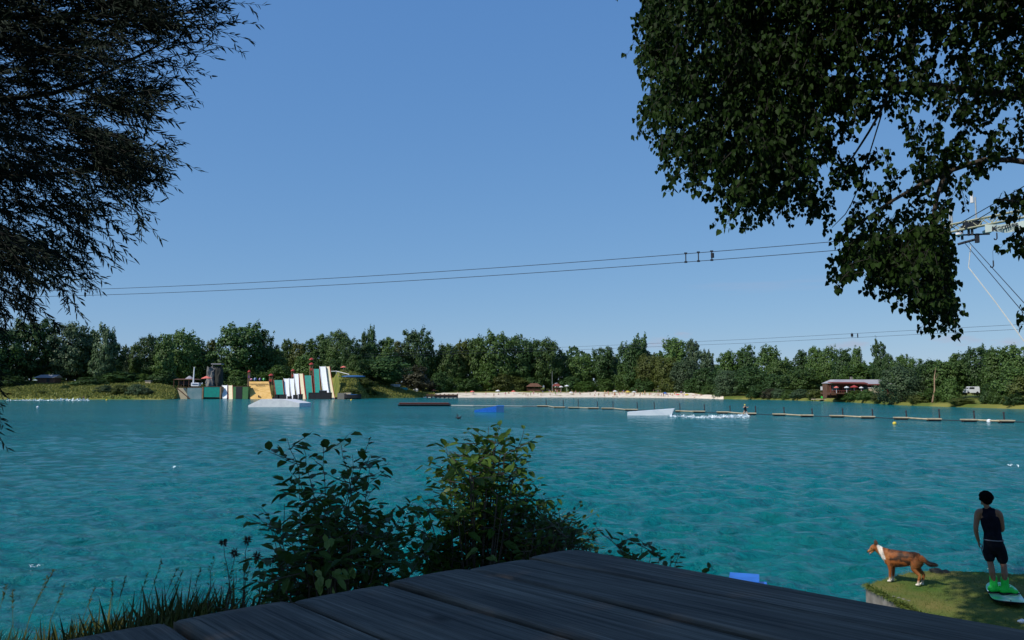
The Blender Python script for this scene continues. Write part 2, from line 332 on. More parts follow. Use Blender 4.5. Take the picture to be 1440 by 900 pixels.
# near bank
def bankz(x, y):
    e = 3.7+.25*math.sin(x*.9)-.35*max(0, x-.6); t = max(0, y-e)
    z = 2.42-.05*t-.85*max(0, t-.5)
    z += .06*math.sin(x*2.1+y)*math.cos(y*1.7)
    if x > 2.5: z -= (x-2.5)*.42
    return max(z, -1.2)
xs = np.linspace(-16, 18, 110); ys = np.linspace(-9, 11, 90)
v = [(x, y, bankz(x, y)) for x in xs for y in ys]; k = len(ys)
f = [(i*k+j, (i+1)*k+j, (i+1)*k+j+1, i*k+j+1) for i in range(len(xs)-1) for j in range(k-1)]
tag(link('bank_ground', MB().add(v, f).mesh('bank_ground', 'soil', True)), kind='structure')
# ================================================================== wooden deck (slightly tilted planks)
d1 = ray(-180, 598).normalized(); d2 = ray(2127, 531).normalized()
n = d2.cross(d1).normalized()
if n.z < 0: n = -n
HD = .42; O0 = Vector((0, 0, CAMZ))-n*HD
e1 = -d1; e2 = n.cross(e1).normalized()
if e2.y < 0: e2 = -e2
def onp(px, py):
    d = ray(px, py); t = -HD/d.dot(n); q = Vector((0, 0, CAMZ))+d*t-O0; return q.dot(e1), q.dot(e2)
gaps = [onp(*q) for q in ((235, 870), (408, 842), (548, 818), (652, 797), (746, 783), (806, 770))]
print('gaps', [(round(a, 3), round(b, 3)) for a, b in gaps], 'd', e1, e2)
tv = [g[1] for g in gaps]; bw = (tv[-1]-tv[0])/5
tv = [tv[0]-bw*k for k in (5, 4, 3, 2, 1)]+tv
s0 = gaps[-1][0]
mwd = bpy.data.materials.new('weathered_planks'); mwd.use_nodes = True; t = mwd.node_tree; b = t.nodes['Principled BSDF']
b.inputs['Roughness'].default_value = .8; b.inputs['Specular IOR Level'].default_value = .25
co = N(t, 'ShaderNodeTexCoord'); oi = N(t, 'ShaderNodeObjectInfo')
of = N(t, 'ShaderNodeVectorMath', operation='SCALE'); cb = N(t, 'ShaderNodeCombineXYZ'); L(t, oi.outputs['Random'], cb.inputs[0]); L(t, oi.outputs['Random'], cb.inputs[1]); L(t, cb.outputs[0], of.inputs[0]); of.inputs['Scale'].default_value = 37
ad = N(t, 'ShaderNodeVectorMath', operation='ADD'); L(t, co.outputs['Object'], ad.inputs[0]); L(t, of.outputs[0], ad.inputs[1])
mp = N(t, 'ShaderNodeMapping', Scale=(.7, 34, 10)); L(t, ad.outputs[0], mp.inputs[0])
g1 = N(t, 'ShaderNodeTexNoise', Scale=2.6, Detail=11.0, Roughness=.7, Distortion=.25); L(t, mp.outputs[0], g1.inputs['Vector'])
mp2 = N(t, 'ShaderNodeMapping', Scale=(1.3, 5, 3)); L(t, ad.outputs[0], mp2.inputs[0])
g2 = N(t, 'ShaderNodeTexNoise', Scale=1.8, Detail=5.0); L(t, mp2.outputs[0], g2.inputs['Vector'])
vo = N(t, 'ShaderNodeTexVoronoi', Scale=2.1); mp3 = N(t, 'ShaderNodeMapping', Scale=(1, 2.2, 1)); L(t, ad.outputs[0], mp3.inputs[0]); L(t, mp3.outputs[0], vo.inputs['Vector'])
kn = N(t, 'ShaderNodeValToRGB'); L(t, vo.outputs['Distance'], kn.inputs[0]); kn.color_ramp.elements[0].position = .03; kn.color_ramp.elements[1].position = .09; kn.color_ramp.elements[0].color = (.3, .3, .3, 1)
r1 = N(t, 'ShaderNodeValToRGB'); L(t, g1.outputs[0], r1.inputs[0]); r1.color_ramp.elements[0].position = .3; r1.color_ramp.elements[1].position = .68
r1.color_ramp.elements[0].color = (.03, .024, .019, 1); r1.color_ramp.elements[1].color = (.34, .275, .22, 1)
r2 = N(t, 'ShaderNodeValToRGB'); L(t, g2.outputs[0], r2.inputs[0]); r2.color_ramp.elements[0].position = .3; r2.color_ramp.elements[1].position = .7; r2.color_ramp.elements[0].color = (.45, .45, .48, 1)
m1 = N(t, 'ShaderNodeMix', data_type='RGBA', blend_type='MULTIPLY'); m1.inputs['Factor'].default_value = 1; L(t, r1.outputs[0], m1.inputs['A']); L(t, r2.outputs[0], m1.inputs['B'])
m2 = N(t, 'ShaderNodeMix', data_type='RGBA', blend_type='MULTIPLY'); m2.inputs['Factor'].default_value = 1; L(t, m1.outputs['Result'], m2.inputs['A']); L(t, kn.outputs[0], m2.inputs['B'])
L(t, m2.outputs['Result'], b.inputs['Base Color'])
bp = N(t, 'ShaderNodeBump', Strength=.7, Distance=.004); L(t, g1.outputs[0], bp.inputs['Height']); L(t, bp.outputs[0], b.inputs['Normal'])
dk = thing('wooden_deck', 'weathered grey plank deck in shade filling the bottom of the view', 'deck', O0)
rot = Matrix((e1, e2, n)).transposed().to_4x4()
ends = [0, 0, 0, 0, 0, gaps[0][0]-s0, gaps[1][0]-s0, gaps[2][0]-s0, gaps[3][0]-s0, gaps[4][0]-s0]
for i in range(10):
    a, bb = tv[i], tv[i+1]; g = .008 if i < 9 else 0; st = s0+(random.uniform(-.012, .012))
    Ld = 3.4; nx = 60; hw = (bb-a)/2-.010; mb = MB(); vs = []; prof = [(-hw, -.045), (-hw, -.008), (-hw+.003, -.003), (-hw+.009, 0), (-hw*.4, .0015), (hw*.4, .0015), (hw-.009, 0), (hw-.003, -.003), (hw, -.008), (hw, -.045)]
    wv = random.random()*6
    for j in range(nx+1):
        s = Ld*j/nx; e = .012 if j in (0,) else 0
        for (q, z) in prof: vs.append((s+(.0 if z > -.006 else -.004 if j == 0 else 0), q+.0025*math.sin(s*3+wv), z+.002*math.sin(s*2.3+wv)-(.006 if j == 0 and z > -.006 else 0)))
    k = len(prof); fs = [(j*k+c, (j+1)*k+c, (j+1)*k+(c+1) % k, j*k+(c+1) % k) for j in range(nx) for c in range(k)]+[tuple(range(k)), tuple(nx*k+c for c in range(k))[::-1]]
    me = mb.add(vs, fs).mesh('plank', mwd, False)
    o = link('plank', me, dk); o.matrix_local = Matrix.Translation(e1*st+e2*(a+bb)/2) @ rot
for s in (.35, 1.7, 3.0):
    me = MB().box((0, 0, 0), (.08, tv[-1]-tv[0]-.08, .12)).mesh('beam', mwd); o = link('beam', me, dk); o.matrix_local = Matrix.Translation(e1*(s0+s)+e2*(tv[-1]+tv[0])/2-n*.107) @ rot
for s in (.35, 3.0):
    for q in (tv[0]+.15, tv[-1]-.15):
        p = O0+e1*(s0+s)+e2*q-n*.167; z0 = bankz(p.x, p.y)-.15
        if p.z > z0: link('post', MB().tube([(p-O0), Vector((p.x, p.y, z0))-O0], .05, 8).mesh('post', mwd), dk)
# ================================================================== FAR TREES
ENV = {'tall': lambda z: .40*max(0, 1-(abs(z-.42)/.60)**2.2)**.5, 'round': lambda z: .46*max(0, 1-(abs(z-.52)/.52)**2.3)**.5, 'ragged': lambda z: .46*max(0, 1-(abs(z-.32)/.66)**1.5)**.6,
       'bush': lambda z: .48*max(0, 1-(abs(z)/.98)**2.3)**.5, 'dome': lambda z: .49*max(0, 1-(abs(z-.36)/.63)**2.3)**.5}
def crown_mesh(name, kind, seed, nq=5200, q=.034):
    """unit crown: width 1, height 1 (z 0..1); leaf tufts spread over many small overlapping boughs, gaps near the outline"""
    g = np.random.default_rng(seed); env = ENV[kind]; lobes = []; off = g.uniform(0, 6.28, 3); zmin = 0 if kind in ('bush', 'dome') else .02
    nl = {'tall': 60, 'round': 95, 'ragged': 80, 'bush': 60, 'dome': 95}[kind]; tries = 0
    while len(lobes) < nl and tries < 9000:
        tries += 1; z = g.uniform(zmin, .95); a = g.uniform(0, 6.28); r = env(z)*(1+.22*math.sin(2*a+off[0])*math.sin(5*z+off[1])+.12*math.sin(3*a+9*z+off[2])); rr = r*g.random()**.45
        if g.random() > (r/.46)**.7+.15: continue
        lr = g.uniform(.055, .12)*(1.15-.45*z); x, y = rr*math.cos(a), rr*math.sin(a)
        lobes.append((x, y, z, lr, lr*g.uniform(*({'bush': (1., 1.7), 'dome': (.8, 1.2), 'tall': (.45, .7)}.get(kind, (.6, .95))))))
    if kind == 'ragged':
        for k in range(7):
            a = g.uniform(0, 6.28); rr = g.uniform(.05, .34); tz = g.uniform(.72, .98)
            for j in range(5): u = j/4; lobes.append((rr*(.5+.5*u)*math.cos(a), rr*(.5+.5*u)*math.sin(a), .45+(tz-.45)*u, .085-.045*u, .055-.02*u))
    if kind in ('tall', 'round'):
        for k in range(9): z = g.uniform(.72, .98); a = g.uniform(0, 6.28); r = env(min(z, .95))*g.uniform(.4, 1.15); lr = g.uniform(.035, .06); lobes += [(r*math.cos(a), r*math.sin(a), z+.012, lr, lr*1.5), (r*.8*math.cos(a), r*.8*math.sin(a), z-.06, lr*1.3, lr*1.6)]
    lb = np.array(lobes); wt = lb[:, 3]**1.7; c = g.choice(len(lb), nq, p=wt/wt.sum()); l = lb[c]
    d = nrm(g.normal(size=(nq, 3))); rad = g.random(nq)**.33*g.choice([1, 1, 1.1, 1.35], nq)
    p = l[:, :3]+d*rad[:, None]*l[:, [3, 3, 4]]
    nf = int(nq*.32); ai = g.uniform(0, 6.28, nf); zi = g.uniform(zmin, .9, nf); ri = np.array([env(q_) for q_ in zi])*g.random(nf)**.5*.88
    p[:nf] = np.stack([ri*np.cos(ai), ri*np.sin(ai), zi], 1); d[:nf] = nrm(p[:nf]-np.array([0, 0, .4]))
    nn = nrm(d*.9+nrm(p-np.array([0, 0, .4]))*.5+g.normal(0, .35, (nq, 3))+np.array([0, 0, .25])); dd = nrm(np.cross(nn, nrm(g.normal(size=(nq, 3)))))
    mb = MB(); sz = g.uniform(.55, 1.3, nq)*q
    leaves(mb, p-dd*sz[:, None]*.5, dd, nn, sz, sz*.85, 'clump', .12)
    return mb.mesh(name, 'leaf_mid')
CR = {}
for k, nv, nq, q in (('tall', 5, 5500, .042), ('round', 6, 8500, .034), ('ragged', 6, 8000, .032), ('bush', 4, 5500, .042), ('dome', 3, 9000, .03)):
    CR[k] = [crown_mesh('crown', k, 100*len(k)+i, nq, q) for i in range(nv)]
def trunk_mesh(seed):
    g = random.Random(seed); mb = MB()
    mb.tube([(0, 0, -.03), (g.uniform(-.01, .01), 0, .25), (g.uniform(-.02, .02), 0, .55), (g.uniform(-.03, .03), 0, .85)], [.022, .017, .012, .004], 7)
    for i in range(9):
        z = .22+.07*i; a = g.uniform(0, 6.28); r = g.uniform(.15, .3)*(1.1-z)
        mb.tube([(0, 0, z), (r*.5*math.cos(a), r*.5*math.sin(a), z+.07), (r*math.cos(a), r*math.sin(a), z+.16)], [.009, .006, .002], 5)
    return mb.mesh('trunk', 'bark')
TR = [trunk_mesh(i) for i in range(3)]
tcount = 0
WF = {'tall': 1.25, 'round': 1.22, 'ragged': 1.3, 'bush': 1.15, 'dome': 1.08}
def far_tree(px, ytop, wpx, s, kind, tone, label, name='tree', cat='tree', group=None, lift=0.0, ybase=None):
    """crown width in photo pixels, top given by its photo height, standing s metres behind the shoreline"""
    global tcount; tcount += 1
    b = land(px, s); dist = b.y; topz = CAMZ+(HOR-ytop)/FPX*dist
    H = topz-b.z; W = wpx/FPX*dist*WF[kind]
    t = thing(name, label, cat, (b.x, b.y, b.z-.15), random.uniform(0, 6.28), group)
    v = CR[kind][tcount % len(CR[kind])]
    lo = .0 if kind in ('bush', 'dome') else .08
    c = link('crown', v, t, (0, 0, H*lo)); c.scale = (W*random.uniform(.95, 1.05), W*random.uniform(.9, 1.1), H*(1-lo)*1.03)
    c.material_slots[0].link = 'OBJECT'; c.material_slots[0].material = M['leaf_'+tone]
    k = link('trunk', TR[tcount % 3], t); k.scale = (H*.9, H*.9, H*.9)
    return t
FT = [  # px, ytop, width, s, kind, tone, label
(-160,440,110,40,'round','dark','broad dark tree on the far left shore outside the willow fringe'),
(-70,452,90,45,'round','mid','mid green tree behind the near willow at the left edge'),
(-10,462,70,40,'round','dark','dark tree at the far left end of the meadow, half behind the willow twigs'),
(45,448,64,62,'round','dark','broad dark tree behind the left meadow, just left of the small hut'),
(97,456,58,66,'round','pale','pale grey green round topped tree rising right behind the small hut'),
(122,466,34,72,'tall','mid','slimmer green tree tucked right of the pale tree behind the hut'),
(146,459,36,58,'tall','pale','tall pale poplar standing alone above the left meadow'),
(160,482,30,72,'tall','dark','short dark tree leaning on the right side of the tall pale poplar'),
(178,486,17,95,'tall','pale','thin pale sapling in the low gap of the tree line, left one of two'),
(190,484,18,92,'tall','mid','thin dark green poplar in the low gap, right one of two'),
(213,473,38,70,'round','dark','dark tree at the left end of the dense group behind the straw roof pavilion'),
(232,476,30,60,'tall','mid','narrow green tree in front of the dense group left of the pavilion'),
(250,465,48,70,'round','mid','broad rounded tree in the dense group above the straw roof pavilion'),
(272,470,40,64,'ragged','dark','ragged dark tree directly above the pavilion with the grey peak'),
(299,478,38,74,'ragged','olive','lighter olive tree rising left of the big dark tree behind the climbing rock'),
(338,455,62,52,'round','dark','biggest dark tree of the left shore, right behind the climbing rock tower'),
(371,464,34,58,'ragged','dark','tree with a ragged top attached to the right side of the biggest dark tree'),
(385,490,30,60,'round','mid','low green tree behind the red topped slide tower with the teal slide'),
(404,477,26,85,'ragged','mid','small ragged tree behind the pair of narrow white slides'),
(420,482,24,78,'tall','olive','slim light green tree behind the white slide with black marks'),
(437,476,34,80,'ragged','mid','ragged tree rising behind the red topped lookout tower'),
(456,470,36,82,'ragged','dark','dark ragged tree behind the two widest white slides'),
(474,466,34,78,'round','mid','rounded tree right above the top of the tallest white slide'),
(492,476,26,70,'round','dark','dark low tree on the hill right of the tallest slide'),
(500,498,30,46,'bush','mid','green bushy tree on the slide hill behind the red and white parasol'),
(514,468,20,60,'tall','dark','narrow dark poplar on the hill, left one of the pair of spires'),
(523,460,17,64,'tall','dark','narrowest tallest dark spire of the pair on the hill'),
(542,474,36,62,'ragged','mid','ragged topped mid green tree right of the two dark spires'),
(559,480,26,66,'ragged','olive','olive tree between the ragged tree and the large round dark tree'),
(586,463,44,58,'round','dark','large round headed dark tree standing above the reddish brown bush'),
(540,503,62,22,'round','dark','dark spreading tree on the shore slope beside the grassy ridge'),
(612,490,34,60,'round','mid','low green tree filling the dip right of the large round headed tree'),
(632,485,34,52,'round','mid','green tree above the left end of the sandy beach'),
(648,479,30,56,'tall','olive','narrow lighter tree, left of the tall mass behind the beach'),
(669,474,30,54,'tall','mid','narrow pointed tree in the mass behind the left half of the beach'),
(698,468,54,50,'round','mid','tallest broad tree behind the left half of the beach'),
(733,473,48,52,'round','dark','broad dark tree right of the tallest beach tree'),
(687,512,26,40,'tall','bright','small bright green young tree at the back edge of the beach'),
(706,524,38,40,'bush','olive','yellowish bush beside the small bright young tree behind the beach'),
(747,480,30,58,'tall','dark','dark slender tree behind the beach kiosk'),
(767,478,38,50,'round','mid','broad lit green tree right behind the beach kiosk'),
(793,497,30,55,'round','dark','low dark tree right of the beach flag pole'),
(817,499,40,52,'round','mid','wide low tree above the middle of the beach'),
(849,487,36,46,'round','dark','upright dark tree behind the crowded part of the beach'),
(866,498,22,54,'ragged','pale','pale ragged top showing between two dark trees behind the beach'),
(889,480,42,44,'round','dark','tall dark tree left of the yellowish tree behind the beach'),
(901,472,24,50,'tall','dark','highest dark top above the crowded beach near the small cloud'),
(880,512,34,40,'bush','mid','green rounded bush at the foot of the tall dark beach tree'),
(914,498,40,42,'round','olive','yellowish green tree behind the right half of the beach, left one of two'),
(935,500,36,41,'round','olive','yellowish green tree behind the right half of the beach, right one of two'),
(952,477,40,54,'round','mid','round topped tree behind the two yellowish trees'),
(974,477,26,56,'ragged','pale','airy ragged tree right of the round topped tree by the beach end'),
(962,505,48,38,'dome','pale','greyish pale rounded tree above the right end of the beach'),
(994,493,24,46,'tall','pale','thin airy tree at the gap in the tree line near the beach end'),
(990,515,34,36,'bush','dark','dark bush at the gap above the last strip of sand'),
(1027,492,36,40,'round','bright','light green round tree right of the gap near the small green boat'),
(1051,485,34,44,'ragged','dark','dark ragged tree behind the pale shore tree'),
(1022,518,44,10,'dome','pale','pale grey green rounded tree on the shore beside the small green boat'),
(1056,517,44,14,'round','dark','dark tree on the shore right of the pale rounded tree'),
(1081,484,40,34,'ragged','mid','tree with a feathery high top in the middle of the right shore'),
(1098,504,34,30,'round','mid','lower green tree right of the feathery topped tree'),
(1090,525,44,14,'bush','dark','dark bushy tree at the waterline below the feathery topped tree'),
(1127,492,34,48,'ragged','dark','dark ragged tree at the left of the group above the restaurant'),
(1146,487,30,44,'ragged','mid','ragged tree top in the group above the restaurant, over its left end'),
(1124,520,46,22,'round','mid','rounded green tree left of the restaurant terrace'),
(1164,485,32,44,'ragged','mid','high feathery tree above the restaurant roof ridge'),
(1184,490,32,42,'ragged','dark','dark tree above the middle of the restaurant roof'),
(1205,485,20,46,'ragged','mid','thin tall tree above the right half of the restaurant roof'),
(1160,512,60,50,'round','dark','dark mass of a low tree behind the restaurant left half'),
(1215,514,60,50,'round','bright','lit green low tree behind the restaurant right half'),
(1237,479,22,52,'tall','dark','isolated dark column of a tree sticking up right of the restaurant'),
(1249,497,24,50,'ragged','dark','dark tree with a branch reaching right beside the isolated column tree'),
(1274,500,40,26,'round','mid','green tree top rising behind the silvery willow'),
(1265,512,58,5,'dome','pale','large silvery rounded willow standing at the water right of the restaurant'),
(1306,507,36,22,'round','dark','dark tree between the silvery willow and the leaning dead trunk'),
(1332,505,44,20,'round','mid','green tree just right of the leaning dead trunk'),
(1344,497,34,26,'ragged','mid','taller ragged tree behind the leaning dead trunk'),
(1375,487,44,26,'round','dark','dark round topped tree above the parked white van'),
(1402,488,44,22,'ragged','mid','feathery green tree right of the white van'),
(1432,484,50,18,'round','mid','big green tree at the right edge of the view on the far shore'),
(1480,480,60,18,'round','dark','dark tree on the far shore past the right edge'),
(1540,484,70,18,'round','mid','mid green tree farther along the far shore past the right edge'),
(1620,478,80,16,'round','dark','last dark tree of the far shore past the right edge'),
(1424,515,52,9,'bush','mid','green bushy tree at the water below the feathery tree on the right'),
(1388,540,22,6,'bush','dark','dark bush at the water just right of the white van'),
(1334,530,32,9,'bush','mid','green bush at the water right of the dead trunk'),
(1440,525,50,7,'bush','olive','olive bush at the water at the right edge of the view'),
]
for q in FT: far_tree(*q)
# understory shrubs along the wood edges
UB = [(15,528,50,36,'dark','low dark shrub under the trees at the far left of the meadow'),(130,530,46,44,'dark','dark hedge shrub right of the small hut'),(165,522,60,60,'dark','large dark shrub in the middle of the meadow edge'),
(200,524,44,66,'mid','mid green shrub left of the white box on the meadow'),(232,520,40,56,'dark','dark shrub left of the pavilion'),(150,541,22,12,'pale','pale bush on the lake bank, left one on the meadow shore'),
(172,540,26,9,'olive','olive bush on the meadow bank next to the pale one'),(194,539,26,8,'pale','silvery rounded bush at the waterline near the yellow buoy'),(208,545,18,7,'pale','small pale bush at the waterline left of the beige ramp'),
(62,549,16,10,'olive','small olive bush on the meadow below the hut'),(95,541,14,24,'dark','tiny dark bush right of the hut'),(262,512,40,66,'dark','dark shrub mass behind the pavilion'),(310,520,44,40,'dark','dark green shrub under the climbing rock'),
(336,520,34,34,'mid','green shrub above the black doorway wall'),(362,515,30,50,'mid','round green shrub behind the row of coloured barrels'),(395,512,40,46,'bright','bright green shrub behind the teal slide'),(430,500,44,52,'mid','green shrub behind the lookout tower'),
(470,505,30,40,'dark','dark shrub at the top of the slide hill'),(495,546,26,5,'olive','olive shrub on the bank above the dark boat'),(520,548,26,5,'mid','low green shrub on the shore at the foot of the hill'),(512,532,34,16,'olive','dry olive shrub halfway up the slide hill'),
(582,514,52,32,'brown','reddish brown rounded bush below the large round headed tree'),(618,522,34,36,'dark','dark shrub right of the reddish brown bush'),(640,530,40,42,'mid','green shrub behind the left end of the sand'),(664,532,36,42,'dark','dark shrub behind the sand left of the young tree'),
(722,528,38,42,'olive','olive shrub left of the beach kiosk'),(745,528,34,46,'dark','dark shrub behind the beach kiosk'),(803,528,36,42,'dark','dark shrub right of the lifeguard hut'),(822,536,44,36,'bright','bright low shrub behind the middle of the beach'),(850,532,34,38,'mid','mid green shrub behind the busy sand'),
(905,530,34,36,'dark','dark shrub at the left foot of the yellowish trees'),(946,528,36,34,'olive','olive shrub at the right foot of the yellowish trees'),(975,532,34,30,'dark','dark shrub above the right end of the sand'),(1000,540,26,24,'mid','green shrub above the moored green boat'),
(1066,540,34,5,'dark','dark waterside shrub right of the pale rounded tree'),(1082,545,24,4,'brown','brownish shrub on the waterline in the middle of the right shore'),(1094,546,22,4,'pale','pale rounded shrub, first of the row of waterside shrubs'),(1108,547,20,4,'mid','small green shrub, second of the row of waterside shrubs'),
(1124,546,26,4,'pale','pale bush, third of the row of waterside shrubs'),(1145,546,26,5,'olive','olive reed like bush just left of the beached green kayak'),(1184,549,28,4,'mid','green bush below the left of the restaurant terrace'),(1200,548,30,5,'bright','bright bush in front of the middle of the restaurant'),
(1218,548,28,5,'mid','green bush in front of the right half of the restaurant'),(1216,546,14,9,'bright','bright green shrub on the terrace edge of the restaurant'),(1235,552,26,3,'olive','yellowish bush at the water left of the silvery willow'),(1290,553,26,3,'olive','yellowish bush at the water right of the silvery willow'),
(1308,545,34,8,'bright','bright bush behind the foot of the leaning dead trunk'),(1350,558,34,3,'olive','olive bush at the waterline below the white van'),(1402,545,28,5,'mid','mid green bush right of the van at the water'),(1425,552,30,3,'dark','dark bush at the waterline near the right edge of the view')]
for (px, yt, wp, s, tone, lab) in UB: far_tree(px, yt, wp, s, 'bush', tone, lab, 'shrub', 'shrub')
# far wood behind that closes the low gaps
mb = MB(); pc = []
for p in np.arange(-400, 1750, 1.5):
    for k in range(22):
        b = land(p+random.uniform(-1.5, 1.5), 100+random.uniform(0, 40)); top = CAMZ+(HOR-(501+7*math.sin(p*.045)+5*math.sin(p*.13)+3*math.sin(p*.31)))/FPX*b.y
        if 955 < p: top = CAMZ+(HOR-(520+5*math.sin(p*.06)+3*math.sin(p*.31)))/FPX*b.y
        pc.append((b.x, b.y, b.z+(top-b.z)*random.random()**.7))
pc = np.array(pc); nn = nrm(rng.normal(size=pc.shape)+np.array([0, -.8, .3])); dd = nrm(np.cross(nn, rng.normal(size=pc.shape)))
leaves(mb, pc, dd, nn, rng.uniform(1.2, 2.4, len(pc)), rng.uniform(1., 2., len(pc)), 'clump', .1)
tag(link('far_wood', mb.mesh('far_wood', 'leaf_dark')), 'low dark wood closing the gaps behind the shore trees', 'wood', kind='stuff')
# leaning dead trunk
b = P(1311, 567, float(shoreY(1311))+3); t_ = P(1316, 517, float(shoreY(1316))+9); b.z = landz(1311, 3)
o = link('dead_tree', MB().tube([b, b.lerp(t_, .35)+Vector((.25, 0, 0)), b.lerp(t_, .7)+Vector((-.1, 0, 0)), t_], [.2, .17, .13, .04], 7).tube([b.lerp(t_, .6), b.lerp(t_, .75)+Vector((.8, 0, .6))], [.07, .02], 5).mesh('dead_tree', 'bark_pale', True)); tag(o, 'pale bare leaning dead trunk in front of the right shore trees', 'dead tree')
# meadow grass
mb = MB(); pts = []
for i in range(26000):
    p = random.uniform(-60, 262) if random.random() < .72 else random.uniform(478, 612); s = random.uniform(.5, 70 if p < 300 else 34); q = land(p, s); pts.append(tuple(q))
pts = np.array(pts); nn = nrm(rng.normal(size=pts.shape)*[1, 1, .2]); dd = nrm(np.array([0, 0, 1.])+rng.normal(0, .25, pts.shape))
leaves(mb, pts, dd, nn, rng.uniform(.3, .9, len(pts)), rng.uniform(.25, .6, len(pts)), 'clump', .1)
M['mgrass'] = leafmat('meadow_grass', (.10, .14, .03), (.27, .26, .065), .3, nscale=.08, oi=0)
tag(link('meadow_grass', mb.mesh('meadow_grass', 'mgrass')), 'rough summer grass on the far meadow and slide hill', 'grass', kind='stuff')
# ================================================================== FAR STRUCTURES
def obj1(name, mb, mats, label, cat, group=None, smooth=False):
    return tag(link(name, mb.mesh(name, mats, smooth)), label, cat, group)
def placed(name, label, cat, origin, group=None): return thing(name, label, cat, origin, 0, group)
def part(name, mb, mats, t, smooth=False, lab=None):
    o = link(name, mb.mesh(name, mats, smooth), t)
    if lab: o['label'] = lab
    return o
def slide(name, label, cat, x0t, x1t, yt, x0b, x1b, yb, mt, rail='redpaint', D=None, run=None, lip=0, th=.25):
    """a chute: top edge back and up, bottom edge at the water"""
    D = D or CAMZ*FPX/(561-HOR); zb = .0
    sc = D/FPX; H = (yb-yt)*sc; run = run or H*.75
    T0, T1 = P(x0t, yt, D+run), P(x1t, yt, D+run); B0, B1 = P(x0b, yb, D), P(x1b, yb, D)
    org = (B0+B1)/2; t = placed(name, label, cat, org)
    def cv(u, a, b):  # concave profile
        p = a.lerp(b, u); k = math.sin(math.pi*u); p = p.copy(); p.z -= H*.05*k; return p-org
    n = 10; mb = MB(); vs = []
    for i in range(n+1):
        u = i/n; A, Bq = cv(u, T0, B0), cv(u, T1, B1); vs += [tuple(A), tuple(Bq), tuple(Bq-Vector((0, 0, th))), tuple(A-Vector((0, 0, th)))]
    fs = [(i*4+c, (i+1)*4+c, (i+1)*4+(c+1) % 4, i*4+(c+1) % 4) for i in range(n) for c in range(4)]+[(0, 1, 2, 3), (n*4+3, n*4+2, n*4+1, n*4)]
    part('chute', mb.add(vs, fs), mt, t)
    for a, b in ((T0, B0), (T1, B1)):
        part('rail', MB().tube([cv(i/8, a, b)+Vector((0, 0, .15)) for i in range(9)], .11, 5), rail, t)
    mb = MB()
    for u in (0.0, .3, .6):
        for a, b in ((T0, B0), (T1, B1)):
            p = cv(u, a, b)-Vector((0, 0, th)); mb.tube([p, (p.x, p.y, -org.z-.2)], .14, 5)
    p0, p1 = cv(0, T0, B0), cv(0, T1, B1); mb.box(((p0.x+p1.x)/2, p0.y+1.2, p0.z-.15), (abs(p1.x-p0.x)+.3, 2.4, .25))
    for x in (p0.x, p1.x): mb.tube([(x, p0.y+2.3, p0.z), (x, p0.y+2.3, -org.z)], .14, 5)
    part('support_frame', mb, 'brownwood', t)
    return t
SL = [('white_slide','narrow white water slide, leftmost, beside the teal wall',312.5,319.5,542,313,319,560,'white'),
('cream_slide','short cream coloured slide left of the green wall with the black doorway',320.5,327,542,321,327.5,561.5,'cream'),
('plywood_slide','wide yellow plywood slide with two rows of dark lettering marks',349.5,378,536.5,351.5,383,561,'plywood'),
('teal_slide','short teal slide with red rails right of the plywood slide',385,397.5,534.5,388,399.5,556,'teal'),
('white_slide','left one of the two plain narrow white slides right of the short teal slide',399,406,532.5,401.5,407.5,560.5,'white'),
('white_slide','right one of the two plain narrow white slides in the middle of the row',406.8,413,532.5,410,415,560.5,'white'),
('marked_slide','narrow white slide carrying a black figure mark near its top',413,419.5,525.8,418.5,421.5,560.5,'white'),
('cream_slide','tall narrow cream slide between the marked white and the wide teal slide',420.3,426,525.5,424,430,561,'cream'),
('teal_slide','wide teal slide with a curved foot in the middle of the row',427.5,438,528,431,441,561,'teal'),
('teal_slide','tall teal slide directly left of the tallest white slides',440.5,449,518.8,443,451,555,'teal'),
('white_slide','tallest plain white slide next to the tall teal one',449.5,457.5,515.5,455,463,556,'white'),
('cream_slide','tallest pale slide at the right end of the row, running down to the water',457.6,463.5,515.5,463.2,471,561,'cream')]
for (nm, lb, a, b, c, d, e, f_, m_) in SL:
    tt = slide(nm, lb, 'water slide', a, b, c, d, e, f_, m_, rail={'plywood': 'brownwood', 'teal': 'redpaint', 'white': 'offwhite', 'cream': 'redpaint'}[m_])
    if nm == 'plywood_slide':
        D = CAMZ*FPX/(561-HOR); sc = D/FPX; H = 24.5*sc; run = H*.75; mb = MB(); r2 = random.Random(4)
        for row, (xa, xb, yy, hh) in enumerate(((351.5, 377.5, 540.2, 1.5), (360, 371, 542.2, 1.2))):
            x = xa
            while x < xb:
                ww = r2.uniform(.9, 1.7); u = (yy-536.5)/24.5; c = P(x+ww/2, yy, D+run*(1-u))-tt.location
                mb.box((c.x, c.y-.32, c.z+.05), (ww*sc*.8, .1, hh*sc*.8)); x += ww+.45
        for (xa, yy, ww, hh) in ((356, 546, 7, .4), (358, 547.5, 9, .4), (364.2, 557.5, 1.6, 3.), (366, 558.5, 2, 1.8)):
            u = (yy-536.5)/24.5; c = P(xa, yy, D+run*(1-u))-tt.location; mb.box((c.x, c.y-.34, c.z+.06), (ww*sc, .1, hh*sc))
        part('lettering', mb, 'black', tt)
    if nm == 'marked_slide':
        c = P(417.4, 534.5, 321+5)-tt.location; part('figure_mark', MB().box((c.x, c.y-.6, c.z), (.5, .12, 1.1)).box((c.x+.3, c.y-.6, c.z-.3), (.3, .12, .5)), 'black', tt)
Ds = CAMZ*FPX/(561-HOR)
